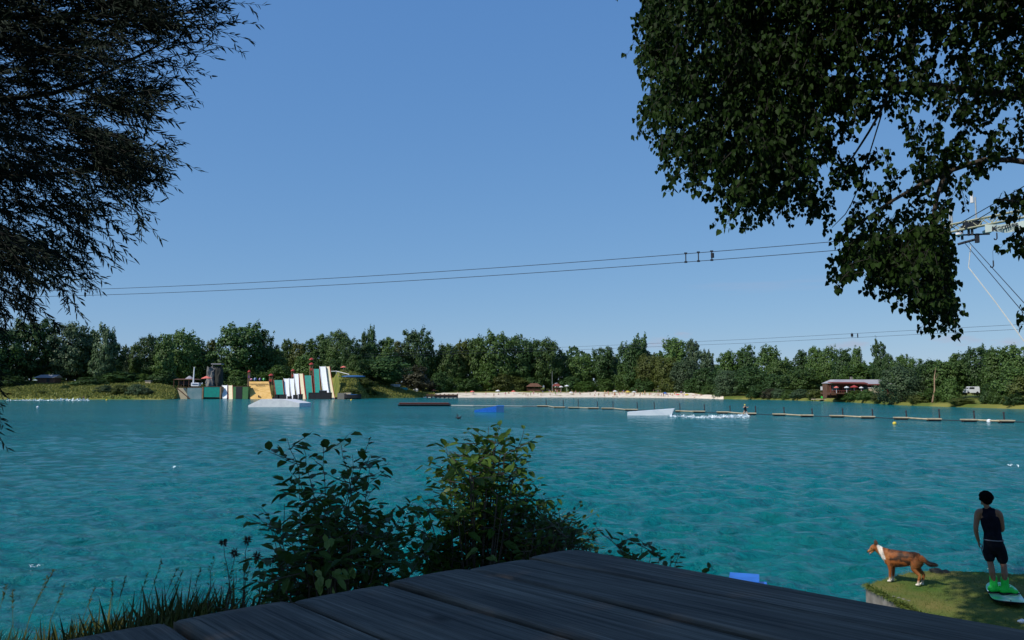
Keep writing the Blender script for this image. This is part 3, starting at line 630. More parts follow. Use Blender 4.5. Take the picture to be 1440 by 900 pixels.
def wall(name, label, cat, x0, x1, y0, y1, m_, dep=3.0, D=Ds, extra=None):
    a = P(x0, y1, D); b = P(x1, y0, D); org = Vector(((a.x+b.x)/2, D+dep/2, a.z)); t = placed(name, label, cat, org)
    part('wall', MB().box((0, 0, (b.z-a.z)/2), (b.x-a.x, dep, b.z-a.z)), m_, t); h = b.z-a.z; w_ = b.x-a.x
    part('cap', MB().box((0, 0, h+.08), (w_+.2, dep+.2, .16)), 'brownwood', t)
    return t, w_, h
t_, w_, h_ = wall('teal_wall', 'teal painted wall of the dock under the coral parasol', 'wall', 286.5, 309, 544, 558.5, 'teal')
part('post', MB().box((w_/2+.4, -.2, h_/2-.3), (.5, 3, h_+.6)), 'bark_pale', t_); part('post', MB().box((-w_/2-.4, -.2, h_/2-.3), (.5, 3, h_+.6)), 'bark_pale', t_)
t_, w_, h_ = wall('blue_grey_wall', 'weathered blue grey dock wall right of the beige sloping ramp', 'wall', 263, 284, 545, 561.5, 'bluegrey')
t_, w_, h_ = wall('green_wall', 'green dock wall with a black doorway left of the plywood slide', 'wall', 327.5, 349, 543.5, 561, 'green_wall')
part('doorway', MB().box((-.6, -1.45, h_/2), (2.5, .3, h_*.98)), 'black', t_)
# beige ramp: wedge against the blue-grey wall
a0, a1, b0, b1 = P(249, 545.5, Ds), P(262, 545.5, Ds), P(254, 561.5, Ds), P(268, 561.5, Ds); org = b0.copy(); q = Vector((0, 3, 0))
t_ = placed('sloping_ramp', 'beige plank ramp slanting to the water at the left end of the dock', 'ramp', org)
part('planks', MB().hexa([tuple(v-org) for v in (b0, b1, b1+q, b0+q, a0, a1-Vector((1.4, 0, 0)), a1-Vector((1.4, 0, 0))+q, a0+q)]), 'beige', t_)
part('edge_beam', MB().tube([a0-org+Vector((0, -.15, 0)), b1-org+Vector((0, -.15, 0))], .2, 5), 'brownwood', t_)
# dock platform in front / under the slides
a, b = P(254, 561.5, Ds), P(472, 561.5, Ds)
o = obj1('dock', MB().box(((a.x+b.x)/2, Ds+6, .35), (b.x-a.x, 10, .5)), 'darkwood', 'long low dark dock that carries the row of slides', 'dock')
# black float boxes
for i, (x0, x1, y0, y1, lb) in enumerate(((388, 392, 555, 561, 'black box at the foot of the short teal slide, left one'), (394, 402, 555, 561, 'black box at the foot of the short teal slide, right one'), (405, 409.5, 557.5, 561.5, 'small black box between the two plain white slides'), (413, 418, 555.5, 561.5, 'black box at the foot of the marked white slide'),
        (420.5, 425, 554.5, 561.5, 'black box at the foot of the tall cream slide'), (434.5, 466, 552.3, 561.8, 'widest black box at the foot of the tall teal and white slides'), (449.5, 459, 549.3, 552.2, 'black box stacked on top of the widest one'))):
    a = P(x0, y1, Ds-2.5); b = P(x1, y0, Ds-2.5); t_ = placed('float_box', lb, 'float box', Vector(((a.x+b.x)/2, Ds-2.5, a.z)), 'black float boxes at the slides'); h = b.z-a.z
    part('box', MB().box((0, 0, h/2), (b.x-a.x, 2.2, h)), 'black', t_); part('lid', MB().box((0, 0, h+.04), (b.x-a.x+.12, 2.35, .1)), 'bluedark' if i == 6 else 'black', t_)
def umbrella(px, y, D, wpx, m_, label, name='parasol', hpole=None, zbase=None, group=None):
    top = P(px, y, D); r = wpx/FPX*D/2; zb = zbase if zbase is not None else top.z-2.3
    t = placed(name, label, 'parasol', Vector((top.x, top.y, zb)), group); H = top.z-zb
    n = 8; vs = [(0, 0, H)]+[(r*math.cos(k*math.pi/4), r*math.sin(k*math.pi/4), H-r*.45) for k in range(n)]+[(r*math.cos(k*math.pi/4), r*math.sin(k*math.pi/4), H-r*.45-.18) for k in range(n)]+[(0, 0, H-.1)]
    fs = [(0, 1+k, 1+(k+1) % n) for k in range(n)]+[(1+k, 1+n+k, 1+n+(k+1) % n, 1+(k+1) % n) for k in range(n)]+[(1+2*n, 1+n+(k+1) % n, 1+n+k) for k in range(n)]
    part('canopy', MB().add(vs, fs), m_, t); part('pole', MB().tube([(0, 0, 0), (0, 0, H)], .07, 6), 'offwhite', t); return t
# slide towers with red roofs
def tower(px, y, D, wpx, ybase, label, tiers=1, m_='redpaint'):
    top = P(px, y, D); base = P(px, ybase, D); r = wpx/FPX*D/2; org = base; t = placed('slide_tower', label, 'tower', org); H = top.z-base.z
    mb = MB()
    for sx in (-1, 1):
        for sy in (-1, 1): mb.tube([(sx*r*.55, sy*r*.55, 0), (sx*r*.45, sy*r*.45, H-.5)], .13, 5)
    for k in range(1, int(H/2.2)): mb.box((0, -r*.5, k*2.2), (r*1.1, .12, .15))
    part('frame', mb, 'bark_pale', t)
    part('cabin', MB().box((0, 0, H-2.6), (r*1.1, r*1.1, 1.0)), m_, t)
    for k in range(tiers): 
        z = H-.7+ k*2.0; part('roof', MB().tube([(0, 0, z), (0, 0, z+.35), (0, 0, z+.9)], [r*.95, r*.85, .1], 8), 'redpaint', t)
    return t
tower(380.5, 526, Ds+10, 8, 556, 'tower with a flat coral roof between the plywood and teal slides')
tower(411.5, 519.5, Ds+12, 6.5, 540, 'low dark tower with a coral roof behind the marked white slide')
tower(437.3, 510.5, Ds+12, 7.5, 540, 'highest tower with two coral roofs left of the tall teal slide', 2)
tower(349.8, 521, Ds+12, 5, 545, 'purple cabin on a mast left of the plywood slide', 1, 'purple')
# coloured barrels on the plywood slide head
for px, r_, m_, lb in ((353.5, 1.7, 'pink', 'pink round float on the head of the plywood slide'), (358.8, 2.5, 'bluedark', 'large blue round float on the head of the plywood slide'), (365.5, 2.1, 'purple', 'purple round float on the head of the plywood slide'), (371, 2.0, 'greenp', 'green round float on the head of the plywood slide')):
    c = P(px, 533.6, Ds+7); rr_ = r_/FPX*Ds; t_ = placed('round_float', lb, 'float', c-Vector((0, 0, rr_*.9)), 'coloured floats on the plywood slide')
    part('ball', MB().ball((0, 0, rr_*.9), rr_), m_, t_, True); part('band', MB().tube([(-rr_*.12, 0, rr_*.9), (rr_*.12, 0, rr_*.9)], rr_*1.02, 12), 'offwhite', t_)
# pavilion, coral parasol, white box, white mast
c = P(262, 541, Ds+9); t_ = placed('pavilion', 'low dark pavilion with a peaked grey roof at the left end of the dock', 'pavilion', c); s_ = (Ds+9)/FPX
part('roof', MB().add([(-16*s_, -2, 7*s_), (14*s_, -2, 7*s_), (14*s_, 6, 7*s_), (-16*s_, 6, 7*s_), (-13*s_, 0, 8.4*s_), (11*s_, 0, 8.4*s_), (11*s_, 4, 8.4*s_), (-13*s_, 4, 8.4*s_)], [(3, 2, 1, 0), (4, 5, 6, 7), (0, 1, 5, 4), (1, 2, 6, 5), (2, 3, 7, 6), (3, 0, 4, 7)]), 'brownwood', t_)
part('roof_peak', MB().tube([(1.5*s_, 2, 8.3*s_), (1.5*s_, 2, 12.4*s_)], [6.5*s_, .3], 8), 'roof', t_)
[part('post', MB().tube([(x*s_, y, -1.2), (x*s_, y, 7.1*s_)], .14, 6), 'brownwood', t_) for x in (-15, -8, -1, 6, 13) for y in (-1.7, 5.7)]
part('counter', MB().box((0, 1, .8), (22*s_, .8, 1.5)), 'darkwood', t_)
umbrella(290.5, 528.5, Ds+6, 15, 'coral', 'coral parasol over the teal dock wall', zbase=5.0)
t_ = placed('white_cabin', 'small white box cabin behind the blue grey wall', 'cabin', P(275.5, 543, Ds+5)); s_ = (Ds+5)/FPX
part('wall', MB().box((0, 0, 2.4*s_), (10.5*s_, 2.4, 4.8*s_)), 'white', t_); part('shelf', MB().box((0, -1.3, 3.0*s_), (8*s_, .3, .7*s_)), 'bluedark', t_)
a, b = P(271.8, 532, Ds+5), P(273.3, 516, Ds+5); o = obj1('white_mast', MB().tube([a-Vector((0, 0, 3)), b], [.3, .2], 8), 'white', 'slanting white mast rising from the pavilion', 'mast')
# climbing rock
t_ = placed('climbing_rock', 'grey artificial climbing rock with a flat lookout deck on top', 'climbing rock', Vector((P(301, 545, Ds+16).x, Ds+16, 3.5))); s_ = (Ds+16)/FPX
def rockmesh(seed, sx, sy, sz, sub=3, amp=.22):
    bm = bmesh.new(); bmesh.ops.create_icosphere(bm, subdivisions=sub, radius=1); g = random.Random(seed); from mathutils import noise
    for v in bm.verts:
        nn_ = noise.noise(v.co*1.6+Vector((seed, 0, 0)))*amp*2+noise.noise(v.co*4+Vector((0, seed, 0)))*amp
        c_ = v.co; mx_ = max(abs(c_.x), abs(c_.y), abs(c_.z)); c_ = c_*(1*.5+.5/mx_*.85); v.co = Vector((c_.x*sx, c_.y*sy, c_.z*sz))*(1+nn_)
    me = bpy.data.meshes.new('rock'); bm.to_mesh(me); bm.free(); return me
me = rockmesh(3, 6.5*s_, 2.6, 17*s_); me.materials.append(M['rock']); link('rock_face', me, t_, (-4.5*s_, 0, 16*s_))
me = rockmesh(5, 4.5*s_, 2.4, 19*s_, amp=.1); me.materials.append(M['rock_near']); link('rock_face', me, t_, (6*s_, .5, 16*s_))
part('lookout_deck', MB().box((4*s_, 0, 36.5*s_), (14*s_, 3.5, .35)), 'roof', t_)
# hut on meadow, white box
b = land(70, 52); s_ = b.y/FPX; t_ = placed('hut', 'small dark timber hut with a grey pitched roof on the left meadow', 'hut', b+Vector((0, 0, .9)))
part('wall', MB().box((1*s_, 0, 2.2*s_), (24*s_, 5, 9.2*s_)), 'brownwood', t_)
part('roof', MB().add([(-16*s_, -3.2, 5.6*s_), (12.5*s_, -3.2, 5.6*s_), (14*s_, 3.2, 6.2*s_), (-12*s_, 3.2, 6.2*s_), (-11*s_, .2, 10*s_), (15*s_, .2, 10*s_)], [(0, 1, 5, 4), (2, 3, 4, 5), (3, 0, 4), (1, 2, 5), (3, 2, 1, 0)]), 'roof', t_)
part('door', MB().box((4*s_, -2.55, 2.4*s_), (4*s_, .12, 4.8*s_)), 'black', t_)
b = land(211, 50); s_ = b.y/FPX; t_ = placed('meadow_shed', 'small pale square shed at the back of the left meadow', 'shed', b-Vector((0, 0, .2)))
part('wall', MB().box((0, 0, 2.6*s_), (7.5*s_, 2, 5.2*s_)), 'beige', t_); part('roof', MB().box((0, 0, 5.3*s_), (8.3*s_, 2.4, .2)), 'roof', t_)
# hill things
q = land(483, 30); umbrella(483, 514.5, q.y, 8.5, 'coral', 'red and white parasol on top of the slide hill', zbase=q.z)
a, b = land(466, 28, .5), land(491, 24, .3); 
pts = [P(464, 522.3, 345), P(473, 522, 345), P(481, 524, 344), P(491, 526.5, 342)]
t_ = placed('handrail', 'pale handrail running along the path on the slide hill', 'railing', pts[0]); part('rail', MB().tube([p-pts[0] for p in pts], .16, 5), 'offwhite', t_)
[part('post', MB().tube([p-pts[0], p-pts[0]-Vector((0, 0, 1.4))], .07, 5), 'offwhite', t_) for p in pts]
c = P(497, 529.5, 330); t_ = placed('canoe_cover', 'long dark teal cover lying on the slope of the slide hill', 'cover', c); part('cover', MB().ball((0, 0, 0), (5.0, 1., .5)), 'bluedark', t_, True)
# right of slides: stone landing and dark boat
c = P(480, 561.5, 305); t_ = placed('stone_landing', 'pale stone landing block at the water right of the slides', 'landing', c); part('block', MB().box((0, 1.5, 1.2), (3.0, 3, 2.4)), 'concrete', t_); part('block', MB().box((2.2, 1.6, 1.7), (2.5, 2.6, 1.6)), 'beige', t_)
def boat(label, px, y, D, Lm, Hm, Wm, m_, m2=None, rz=0, name='boat', z=None):
    c = P(px, y, D); t = placed(name, label, 'boat', Vector((c.x, c.y, c.z if z is None else z))); t.rotation_euler = (0, 0, rz); n = 12; vs = []
    for i in range(n+1):
        u = i/n*2-1; w2 = Wm/2*max(.02, 1-abs(u)**3); h2 = Hm*(1+.25*u*u)
        for a, z_ in ((-1, h2), (-.8, h2*.25), (0, 0), (.8, h2*.25), (1, h2)): vs.append((u*Lm/2, a*w2, z_))
    fs = [(i*5+c_, (i+1)*5+c_, (i+1)*5+c_+1, i*5+c_+1) for i in range(n) for c_ in range(4)]+[(i*5+4, (i+1)*5+4, (i+1)*5, i*5) for i in range(n)]
    part('hull', MB().add(vs, fs), m_, t, False); part('deck', MB().box((0, 0, Hm*1.02), (Lm*.55, Wm*.6, Hm*.25)), m2 or m_, t); return t
boat('long dark flat boat moored right of the stone landing', 496, 561.2, 305, 6.5, 1.6, 2.0, 'black', 'bluedark')
boat('small green boat with a pale cabin at the right end of the beach', 1014, 560.2, 330, 4.6, 1.0, 1.8, 'teal', 'offwhite')
boat('bright green kayak pulled up on the shore left of the restaurant', 1165.5, 560.3, 262, 5.2, .6, .8, 'greenp', 'neon')
# dark jetty at left end of the beach
c = P(622, 559.5, 352); t_ = placed('jetty', 'low dark jetty at the left end of the sandy beach', 'jetty', c); s_ = 352/FPX
part('deck', MB().box((0, 0, 4*s_), (44*s_, 4, .4)), 'brownwood', t_); [part('pile', MB().tube([(x*s_, y, -1.5), (x*s_, y, 5.4*s_)], .17, 6), 'black', t_) for x in range(-21, 22, 6) for y in (-1.8, 1.8)]
part('skirt', MB().box((6*s_, -1.7, 2*s_), (32*s_, .2, 3.2*s_)), 'black', t_)
# teal awnings near 546-590
for px, y, wd, hg, m_, lb, nm in ((556, 540.5, 15, 3.5, 'offwhite', 'pale awning roof under the trees left of the beach', 'awning'), (565, 545, 18, 6, 'teal', 'teal tent standing under the reddish brown bush', 'tent'), (585, 546.5, 7, 3.5, 'white', 'small white parked trailer left of the beach', 'trailer')):
    b = land((px), 24); D = b.y; s_ = D/FPX; c = P(px, y+hg, D); t_ = placed(nm, lb, nm, c)
    part('roof', MB().add([(-wd/2*s_, -1.5, hg*s_*.55), (wd/2*s_, -1.5, hg*s_*.55), (wd/2*s_, 1.5, hg*s_*.55), (-wd/2*s_, 1.5, hg*s_*.55), (-wd*.38*s_, 0, hg*s_), (wd*.38*s_, 0, hg*s_)], [(0, 1, 5, 4), (2, 3, 4, 5), (3, 0, 4), (1, 2, 5), (3, 2, 1, 0)]), m_, t_)
    part('body', MB().box((0, 0, hg*s_*.25), (wd*.8*s_, 2.4, hg*s_*.6)), m_, t_)
# beach kiosk, lifeguard hut, pole
def hut(px, ybase, wp, hp, D, label, name, m_='brownwood', roof='brownwood'):
    s_ = D/FPX; c = P(px, ybase, D); t_ = placed(name, label, name.split('_')[-1], c)
    [part('post', MB().tube([(sx*wp*.42*s_, sy, -1), (sx*wp*.42*s_, sy, hp*.6*s_)], .13, 5), m_, t_) for sx in (-1, 0, 1) for sy in (-1.6, 1.6)]
    part('counter', MB().box((0, 0, hp*.2*s_), (wp*.75*s_, 2.6, hp*.4*s_)), m_, t_)
    part('roof', MB().add([(-wp/2*s_, -2.3, hp*.6*s_), (wp/2*s_, -2.3, hp*.6*s_), (wp/2*s_, 2.3, hp*.6*s_), (-wp/2*s_, 2.3, hp*.6*s_), (-wp*.2*s_, 0, hp*s_), (wp*.2*s_, 0, hp*s_)], [(0, 1, 5, 4), (2, 3, 4, 5), (3, 0, 4), (1, 2, 5), (3, 2, 1, 0)]), roof, t_); return t_
hut(751, 551, 23, 12, 425, 'brown beach kiosk with a hipped roof left of the flag pole', 'beach_kiosk')
hut(782.5, 549, 13, 9.5, 425, 'narrow lifeguard hut with a flat reddish roof right of the flag pole', 'lifeguard_hut', roof='redwood')
a = P(776.6, 556, 415); t_ = placed('flag_pole', 'thin tall pole between the kiosk and the lifeguard hut', 'pole', a); part('pole', MB().tube([(0, 0, 0), (0, 0, 34*415/FPX)], [.13, .06], 6), 'steel', t_); part('base', MB().box((0, 0, .2), (.8, .8, .4)), 'concrete', t_)
# beach parasols
for px, y, m_, lb in ((797, 541.2, 'white', 'white parasol behind the beach right of the lifeguard hut'), (789, 542.6, 'offwhite', 'small pale parasol beside the lifeguard hut'), (803, 550.5, 'offwhite', 'large white parasol on the sand right of the lifeguard hut'), (865, 548.8, 'white', 'white parasol in the crowded middle of the beach'), (883, 549.5, 'yellow_cloth', 'yellow parasol on the crowded sand'), (891.5, 549.8, 'offwhite', 'pale parasol right of the yellow one'),
        (953, 553.5, 'coral', 'coral parasol near the right end of the sand'), (966, 553.6, 'yellow_cloth', 'yellow parasol at the right end of the sand'), (935, 551.5, 'bluep', 'blue parasol right of the crowded sand'), (722, 549, 'coral', 'orange red parasol on the sand left of the kiosk'), (700, 548.2, 'white', 'white parasol at the left part of the sand'), (664, 549.4, 'coral', 'small red parasol at the left end of the sand'), (610, 547.5, 'coral', 'coral parasol above the dark jetty')):
    s0_ = 25 if y < 548 else 12
    b = land(px, s0_); umbrella(px, y, b.y, 6.5, m_, lb, zbase=b.z, group='parasols on the far beach')
# restaurant
D = 243; s_ = D/FPX; c = P(1200, 560, D); c.z = landz(1200, 18)-.5
t_ = placed('lake_restaurant', 'long low lakeside restaurant with a grey roof and red timber front', 'restaurant', c); zz = lambda y: P(1200, y, D).z-c.z; xx = lambda px: (px-1200)*s_
part('roof', MB().hexa([(xx(1168), -2.5, zz(539)), (xx(1252), -2.5, zz(541)), (xx(1254), 7, zz(539)), (xx(1168), 7, zz(539)), (xx(1176), 1.5, zz(533.6)), (xx(1252), 1.5, zz(533.6)), (xx(1252), 4, zz(533.6)), (xx(1176), 4, zz(533.6))]), 'roof', t_)
part('porch_roof', MB().hexa([(xx(1161), -4.5, zz(539)), (xx(1212), -4.5, zz(540)), (xx(1212), -1.9, zz(538.6)), (xx(1161), -1.9, zz(538)), (xx(1162), -4.5, zz(538)), (xx(1212), -4.5, zz(539)), (xx(1212), -1.9, zz(537.4)), (xx(1162), -1.9, zz(537))]), 'redwood', t_)
part('wall', MB().box((xx(1208), 4.2, (zz(540))/2), (xx(1250)-xx(1170), 3.5, zz(540))), 'brownwood', t_)
part('fascia', MB().box((xx(1208), -2.75, zz(540.8)), (xx(1250)-xx(1170), .15, .35)), 'redwood', t_)
for k in range(10):
    x = xx(1164+k*8.8); part('post', MB().tube([(x, -2.4, 0), (x, -2.4, zz(540))], .13, 5), 'redwood', t_)
part('terrace', MB().box((xx(1202), -1.5, zz(553)), (xx(1246)-xx(1158), 7, .35)), 'brownwood', t_)
mb = MB(); [mb.tube([(xx(1160+k*3), -4.9, zz(553)), (xx(1160+k*3), -4.9, zz(549.5))], .06, 4) for k in range(26)]; mb.box((xx(1199), -4.9, zz(549.3)), (xx(1238)-xx(1160), .12, .14)); part('railing', mb, 'redwood', t_)
for k, x in enumerate((1180, 1198, 1222, 1238)): part('window', MB().box((xx(x), 2.42, zz(546)), (2.2, .12, 1.6)), 'bluegrey', t_)
part('chimney', MB().box((xx(1204), 3, zz(532.5)), (.6, .6, 1.2)), 'concrete', t_)
for px, y, wd, m_, lb in ((1176, 543, 7, 'coral', 'small coral parasol on the left of the restaurant terrace'), (1190.5, 543, 7, 'offwhite', 'pale parasol on the restaurant terrace'), (1201, 541.5, 11, 'redpaint', 'widest red parasol in the middle of the restaurant terrace'), (1211, 543.6, 6, 'offwhite', 'pale parasol right of the widest red one')):
    umbrella(px, y, D-8.2, wd, m_, lb, zbase=c.z+zz(553)+.1)
t_ = placed('serving_stand', 'beige serving stand at the right end of the restaurant terrace', 'stand', P(1229, 556, 238)); part('counter', MB().box((0, 0, 1.2), (2.4, 1.4, 2.0)), 'beige', t_); part('top', MB().box((0, 0, 2.25), (2.7, 1.6, .12)), 'white', t_)
t_ = placed('serving_stand', 'pale low table with a teal top beside the beige serving stand', 'stand', P(1236, 557, 238)); part('counter', MB().box((0, 0, .9), (1.6, 1.2, 1.5)), 'concrete', t_); part('top', MB().box((0, 0, 1.7), (2.2, 1.4, .12)), 'teal', t_)
t_ = placed('sign_board', 'small pale sign board on two posts left of the restaurant', 'sign', P(1157, 556, 262)); part('board', MB().box((0, 0, 2.3), (1.3, .12, 1.2)), 'offwhite', t_); [part('post', MB().tube([(q_, 0.1, -.5), (q_, 0.1, 2)], .06, 5), 'brownwood', t_) for q_ in (-.5, .5)]
a = P(1163, 563, 262); t_ = placed('landing_stage', 'low plank landing stage below the green kayak', 'landing stage', a); part('deck', MB().box((0, 0, .35), (9.5, 2.4, .25)), 'pont', t_); [part('pile', MB().tube([(x, y, -1), (x, y, .9)], .12, 6), 'darkwood', t_) for x in (-4.4, -1.5, 1.5, 4.4) for y in (-1.1, 1.1)]
# van
D = 180; c = P(1365.5, 554, D); c.z = P(1365, 553.8, D).z; t_ = placed('parked_van', 'white van parked between the bushes on the right shore', 'van', c); t_.scale = (.8, .8, .8)
bm_ = [(-1.9, .3), (-1.9, 1.1), (-1.2, 1.35), (-.6, 2.0), (1.9, 2.05), (2.0, 1.2), (2.0, .3)]
vs = [(x, -.9, z) for x, z in bm_]+[(x, .9, z) for x, z in bm_]; k = 7
part('body', MB().add(vs, [tuple(range(k)), tuple(range(2*k-1, k-1, -1))]+[((i+1) % k, i, k+i, k+(i+1) % k) for i in range(k)]), 'white', t_)
part('window', MB().box((-.2, -.92, 1.6), (1.4, .04, .5)), 'black', t_); part('windscreen', MB().add([(-1.18, -.8, 1.39), (-.64, -.8, 1.95), (-.64, .8, 1.95), (-1.18, .8, 1.39)], [(0, 1, 2, 3)]), 'black', t_)
for x in (-1.2, 1.3):
    for y in (-.85, .85): part('wheel', MB().tube([(x, y-.1, .33), (x, y+.1, .33)], .33, 14), 'black', t_)
# ================================================================== things on the water
def kicker(label, pts_b, pts_t, depth, m_, mside, D, name='ski_ramp'):
    """profile (front face) in photo pixels: bottom left, bottom right, then top points left to right"""
    org = P(*pts_b[0], D); org.z = 0; t = placed(name, label, 'ski ramp', org)
    prof = [P(*p, D)-org for p in (pts_b+pts_t)]
    for p in prof[:2]: p.z = -.12
    n = len(prof); q = Vector((depth*.25, depth, 0))
    order = [0, 1]+list(range(n-1, 1, -1)); fr = [prof[i] for i in order]; bk = [p+q for p in fr]
    vs = [tuple(p) for p in fr+bk]
    part('body', MB().add(vs, [tuple(range(n)), tuple(range(2*n-1, n-1, -1)), (1, 0, n, n+1)]), mside, t)
    mb = MB()
    for i in range(1, n):
        j = (i+1) % n
        if j == 0 and abs(fr[i].z-fr[0].z) < .05: continue
        a, b_, c_, d_ = fr[i], fr[j], bk[j], bk[i]; up = Vector((0, 0, .03)); mb.hexa([tuple(x) for x in (a, d_, c_, b_, a+up, d_+up, c_+up, b_+up)])
    part('deck', mb, m_, t); return t
kicker('large white table shaped ski ramp floating in front of the slides', [(349, 572.5), (421, 573)], [(349.2, 570), (367, 561.5), (398, 561.8), (421, 567)], 5, 'offwhite', 'offwhite', 172)
kicker('blue wedge ski ramp with a dark blue end near the middle of the lake', [(667, 577.5), (698.2, 580)], [(667.2, 577), (697.8, 571)], 2.6, 'bluep', 'bluep', 132)
kicker('long white wedge ski ramp in front of the pontoon line', [(882, 581), (944, 585.5)], [(882.3, 579.8), (948, 575)], 2.6, 'white', 'white', 116)
a = P(703.3, 580, 131); t_ = placed('ramp_float', 'dark blue box float closing the high end of the blue ramp', 'float', a-Vector((0, 0, .1))); h = 9.6*131/FPX; part('box', MB().box((0, 1.2, h/2), (1.22, 2.6, h)), 'bluedark', t_); part('lid', MB().box((0, 1.2, h+.03), (1.28, 2.66, .06)), 'bluep', t_)
D = 182; a, b = P(560, 572.5, D), P(633, 572.5, D); t_ = placed('swim_raft', 'long low dark raft floating left of the buoy line', 'raft', Vector(((a.x+b.x)/2, D, 0))); Lr = b.x-a.x
part('hull', MB().tube([(-Lr/2, 0, .2), (-Lr/2+.5, 0, .3), (Lr/2-.3, 0, .3), (Lr/2, 0, .25)], [.25, .42, .42, .4], 8, sx=3), 'black', t_); part('deck', MB().box((0, 0, .68), (Lr-.6, 2.2, .12)), 'redwood', t_)
PT = [(755,771,570.8),(779,795,572.6),(799,815,573.2),(827,842,573.8),(846,863,574.3),(879,897,576.2),(950,956,578.3),(975,991,579),(1008,1024,580),(1044,1063,582),(1087,1104,583.2),(1126,1143,584.8),(1168,1186,585.6),(1211,1229,587),(1258,1276,588.5),(1304,1322,590.4),(1353,1372,591.6),(1405,1424,593)]
prev = P(633, 570, 182); prev.z = .12
rope = [prev]; LND = ['left end of the float line near the dark raft']
sides = {}
for i, (x0, x1, y) in enumerate(PT):
    D = CAMZ*FPX/(y+1.2-HOR); a, b = P(x0, y+1.2, D), P(x1, y+1.2, D)
    ln = b.x-a.x; slope = math.atan2(-D*.012*(PT[min(i+1, 17)][2]-PT[max(i-1, 0)][2]), 8)*.4
    lab = ['float at the left end of the pontoon line beside the blue ramp','second float from the left end of the pontoon line','third float from the left, with a post at each side','fourth float from the left end of the pontoon line','fifth float from the left end of the pontoon line','float just left of the long white ramp',
     'stub of a float just right of the long white ramp','float left of the wake spray of the rider','float in the spray just left of the rider','float right behind the wakeboard rider','first float right of the rider','second float right of the rider','third float right of the rider, below the green kayak','float in the pontoon line below the restaurant roof',
     'float of the line nearest the small yellow buoy','float of the line below the leaning dead trunk','float left of the white buoy','last float at the right end of the pontoon line'][i]
    t_ = placed('pontoon', 'plank topped '+lab, 'pontoon', Vector(((a.x+b.x)/2, D, 0)), 'pontoons of the float line'); t_.rotation_euler = (0, 0, slope)
    part('deck', MB().box((0, 0, .27), (ln, 1.0, .12)), 'pont', t_)
    [part('float', MB().tube([(-ln*.45, q_, .1), (ln*.45, q_, .1)], .15, 8), 'darkwood', t_) for q_ in (-.25, .25)]
    rope.append(Vector((a.x, D, .14))); rope.append(Vector((b.x, D, .14)))
rope.append(Vector((P(1500, 596, 84).x, 84, .12)))
t_ = placed('float_rope', 'thin dark line of rope joining all the pontoons across the lake', 'rope', rope[0]); part('rope', MB().tube([p-rope[0] for p in rope], .05, 5), 'cable', t_)
for i_ in (1, 3, 5, 7, 9, 11, 13, 15, 17):
    if 2*i_+2 < len(rope): a_, b_ = (rope[2*i_], rope[2*i_+1]); part('pale_beam', MB().tube([a_-rope[0]+Vector((0, -.1, .08)), b_-rope[0]+Vector((0, -.1, .08))], .1, 6), 'pont', t_)
part('pale_rope', MB().tube([rope[0]-rope[0]+Vector((0, -.2, .04)), P(665, 571, 172)-rope[0]+Vector((0, 0, .1)), P(760, 571.4, 175)-rope[0]], .09, 5), 'rope', t_, lab='pale left stretch of the rope')
for px, yt in ((768, 562), (792, 563), (813, 562), (840, 565), (862, 565), (896, 566), (920, 566), (956, 567.5), (990.5, 569), (1026.5, 571), (1062.5, 571.5), (1102.5, 573), (1142, 575), (1185, 575), (1227, 576), (1274.5, 578), (1321, 576), (1370, 578), (1412, 580)):
    yb = np.interp(px, [(a+b)/2 for a, b, c in PT], [c for a, b, c in PT])+.6; D = CAMZ*FPX/(yb-HOR); a = P(px, yb, D); a.z = -.5; h = (yb-yt)*D/FPX
    o = obj1('marker_post', MB().tube([(0, 0, 0), (.03, 0, h*.5+.5), (0, 0, h+.5)], [.085, .08, .07], 6).ball((0, 0, h+.5), .11), 'darkwood', 'thin dark wooden post of the row standing along the pontoon line', 'post', 'posts of the pontoon line'); o.location = a
for px, y, r_, m_, lb in ((1258, 595.5, 2.6, 'yellow_cloth', 'small yellow buoy in front of the pontoon line'), (1391, 592.5, 3.2, 'white', 'round white buoy near the right end of the pontoon line'), (150, 562.6, 1.3, 'yellow_cloth', 'tiny yellow buoy near the left meadow shore'), (53, 572.5, 1.6, 'white', 'tiny white buoy at the far left of the lake'), (494, 562.6, 1.3, 'yellow_cloth', 'tiny yellow buoy off the stone landing')):
    g0 = G(px, y+r_*.5); rr_ = r_/FPX*g0.y; t_ = placed('buoy', lb, 'buoy', g0); part('float', MB().ball((0, 0, rr_*.5), rr_, nu=12), m_, t_, True); part('ring', MB().tube([(0, 0, rr_*1.35), (0, 0, rr_*1.8)], rr_*.2, 8), 'black', t_)
# foam wakes (flat broken water)
def wake(label, px0, px1, y, dy, nq, m_='foam', zmax=.25, power=1.0):
    D = CAMZ*FPX/(y-HOR); mb = MB(); u = rng.random(nq)**power; px = px0+(px1-px0)*u
    yy = y+dy*(rng.normal(0, .5, nq))*(.35+.65*u); pts = np.array([tuple(G(a, b)) for a, b in zip(px, yy)]); pts[:, 2] = .03+zmax*u*rng.random(nq)**2
    nn = nrm(rng.normal(0, .5, pts.shape)+np.array([0, 0, 1.])); dd = nrm(np.cross(nn, rng.normal(size=pts.shape)*[.3, 1, .1])); sz = rng.uniform(.1, .5, nq)*D/130
    leaves(mb, pts, dd, nn, sz, sz*.35, 'clump', .1); return tag(link('wake_foam', mb.mesh('wake_foam', m_)), label, 'wake', kind='stuff')
wake('white wake spray behind the wakeboard rider', 972, 1052, 587.3, 1.1, 1500, zmax=.35, power=.55)
wake('thin white wake line along the left meadow shore', 2, 124, 563.3, .25, 650, zmax=.18, power=.6)
wake('white wake trail right of the long white ramp', 940, 975, 586, .8, 300, zmax=.05)
